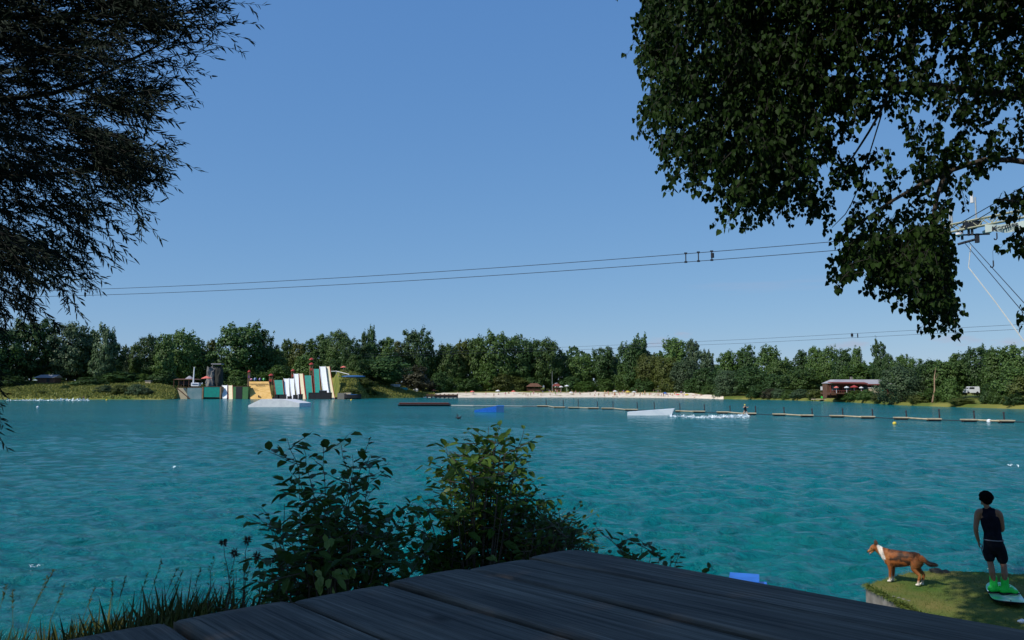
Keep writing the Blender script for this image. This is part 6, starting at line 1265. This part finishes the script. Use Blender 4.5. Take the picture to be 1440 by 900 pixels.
def garment(pose, kind):
    mb = MB()
    if pose == 'stand':
        if kind == 'shorts': mb.tube([(0, 0, .70), (0, 0, .82), (0, 0, .98)], [(.2, .14), (.2, .14), (.165, .125)], 10, side=(1, 0, 0))
        else: mb.tube([(0, 0, .86), (0, 0, 1.15), (0, 0, 1.45)], [(.175, .125), (.16, .12), (.2, .13)], 10, side=(1, 0, 0))
    elif pose == 'sit': mb.tube([(0, .0, .08), (0, .05, .3)], [(.2, .17), (.17, .14)], 10, side=(1, 0, 0)) if kind == 'shorts' else mb.tube([(0, .04, .25), (0, .02, .66)], [(.17, .13), (.2, .13)], 10, side=(1, 0, 0))
    else: mb.box((-.02, 0, .14), (.3, .36, .22)) if kind == 'shorts' else mb.box((-.38, 0, .14), (.36, .4, .24))
    return mb
HAIR = {p: MB().ball(q, (.1, .11, .1), nu=8, nv=6).mesh('hair', 'hair') for p, q in (('stand', (0, .02, 1.70)), ('sit', (0, 0, .92)), ('lie', (-.79, 0, .16)))}
CLO = {'red': 'red_cloth', 'blue': 'blue_cloth', 'black': 'shirt', 'white': 'white', 'yellow': 'yellow_cloth', 'pink': 'pink', 'green': 'greenp'}
GM = {(p, k, c): garment(p, k).mesh(k, CLO[c]) for p in BOD for k in ('shorts', 'top') for c in CLO}
def person(px, s, pose, kind, colr, label, group=None, pos=None, scale=1.0):
    b = pos or land(px, s, .05); t = thing('person', label, 'person', b, random.uniform(-1.2, 1.2), group); t.scale = (scale,)*3
    link('body', BOD[pose], t); link('swim_'+kind if kind == 'shorts' else kind, GM[(pose, kind, colr)], t); link('hair', HAIR[pose], t); return t
gp = random.Random(8); cols = ['red', 'blue', 'black', 'white', 'yellow', 'pink', 'green']
spots = [('left end of the sand near the jetty', 640, 672, 4), ('left part of the sand before the kiosk', 680, 740, 12), ('sand in front of the beach kiosk', 742, 768, 10), ('waterline below the flag pole', 770, 800, 18), ('sand right of the lifeguard hut', 802, 845, 20), ('crowded middle of the beach', 848, 900, 42), ('busy sand below the yellowish trees', 902, 945, 26), ('right end of the sand', 947, 990, 12)]
pw = {'stand': 'standing', 'sit': 'sitting', 'lie': 'lying'}
for place, x0, x1, n in spots:
    for i in range(n):
        pose = gp.choice(['stand', 'sit', 'lie', 'stand']); k = gp.choice(['shorts', 'top']); cc_ = gp.choice(cols); t_w = min(1, (x0-592)/60, (1018-x1)/110)
        person(gp.uniform(x0, x1), gp.uniform(1.0, 6+24*max(.1, t_w)**.7), pose, k, cc_, f'tiny bather {pw[pose]} in {cc_} {"shorts" if k == "shorts" else "top"} at the {place}', f'{pw[pose]} bathers in {cc_} {k} at the {place}')
# towels and bright beach things
for i in range(34):
    px = gp.uniform(846, 985) if i > 8 else gp.uniform(650, 845); cc_ = gp.choice(cols); b = land(px, gp.uniform(4, 22), .12); o = link('beach_towel', bevel(MB().box((0, 0, 0), (1.9, .9, .05)).mesh('towel', CLO[cc_]), .015, 1), None, b); o.rotation_euler = (0, 0, gp.uniform(0, 3))
    tag(o, f'{cc_} towel spread on the far sand', 'towel', group=f'{cc_} towels on the far beach')
# people at the slides, restaurant
for px, y, Dk, pose, cc_, lb in ((478.5, 533, 0, 'stand', 'blue', ''),):
    pass
for px, s, pose, k, cc_, lb in ((318, 6, 'stand', 'shorts', 'red', 'person climbing at the head of the leftmost white slide'), (342, 6, 'stand', 'top', 'white', 'person standing on the dock by the black doorway'), (296, 7, 'stand', 'top', 'black', 'person under the coral parasol on the dock'), (477, 24, 'stand', 'shorts', 'blue', 'person standing at the handrail on the slide hill'), (1132, 9, 'stand', 'top', 'white', 'left of two people in white near the waterside shrubs left of the restaurant'), (1136, 9, 'stand', 'top', 'white', 'right of two people in white near the waterside shrubs left of the restaurant'), (1166.5, 3, 'stand', 'top', 'red', 'person standing behind the green kayak')):
    person(px, s, pose, k, cc_, lb)
# riders
g0 = G(1048.5, 586.5); Kr = g0.y
t_ = thing('person', 'wakeboard rider in a dark vest crossing the lake near the pontoon line', 'person', (g0.x, g0.y, .16))
mb = MB()
limb(mb, [(-.1, 0, .72), (-.24, -.05, .42), (-.2, 0, .05)], [.09, .065, .045]); limb(mb, [(.08, 0, .72), (.2, -.08, .42), (.24, 0, .05)], [.09, .065, .045])
limb(mb, [(0, 0, .7), (-.03, .02, .95), (-.06, .03, 1.2), (-.06, .0, 1.31)], [(.16, .12), (.14, .1), (.18, .12), (.06, .06)]); mb.ball((-.06, 0, 1.44), (.09, .1, .12))
for s in (-1, 1): limb(mb, [(-.06+s*.17, 0, 1.2), (-.02+s*.28, -.1, 1.12), (.1+s*.25, -.2, 1.22)], [.055, .045, .035])
link('body', remeshed(mb, 'body', 'skin_light', .02, 2), t_); part('vest', MB().tube([(0, 0, .78), (-.03, .02, .98), (-.06, .03, 1.24)], [(.18, .14), (.16, .12), (.2, .14)], 10, side=(1, 0, 0)), 'shirt', t_); part('shorts', MB().tube([(0, 0, .62), (0, 0, .82)], [(.2, .14), (.19, .14)], 10, side=(1, 0, 0)), 'shortsm', t_); part('helmet', MB().ball((-.06, .01, 1.49), (.12, .13, .1)), 'yellow_cloth', t_, True)
o = link('wakeboard', bevel(MB().box((0, 0, 0), (1.35, .4, .03)).mesh('wakeboard', 'redwood'), .012, 2), None, (g0.x, g0.y, .13)); o.rotation_euler = (0, -.1, .1); tag(o, 'small wakeboard under the rider near the pontoon line', 'wakeboard')
g0 = G(117.5, 562.8); t_ = thing('person', 'rider crouching low at the end of the white wake by the left meadow', 'person', (g0.x, g0.y, .12)); link('body', BOD['stand'], t_); link('top', GM[('stand', 'top', 'black')], t_); link('hair', HAIR['stand'], t_); t_.scale = (1, 1, .8)
o = link('wakeboard', bevel(MB().box((0, 0, 0), (1.35, .4, .03)).mesh('wakeboard', 'white'), .012, 2), None, (g0.x, g0.y, .1)); tag(o, 'small wakeboard under the far left rider', 'wakeboard')
# ------------------------------------------------------------------ check
seen = {}
for o in bpy.data.objects:
    if o.parent is None and 'label' in o:
        nW_ = len(o['label'].split())
        if nW_ < 4 or nW_ > 16: print('LABEL LEN', nW_, o['label'])
        if o['label'] in seen and 'group' not in o: print('DUP', o['label'])
        seen[o['label']] = 1
print('top', sum(1 for o in bpy.data.objects if o.parent is None), 'all', len(bpy.data.objects))
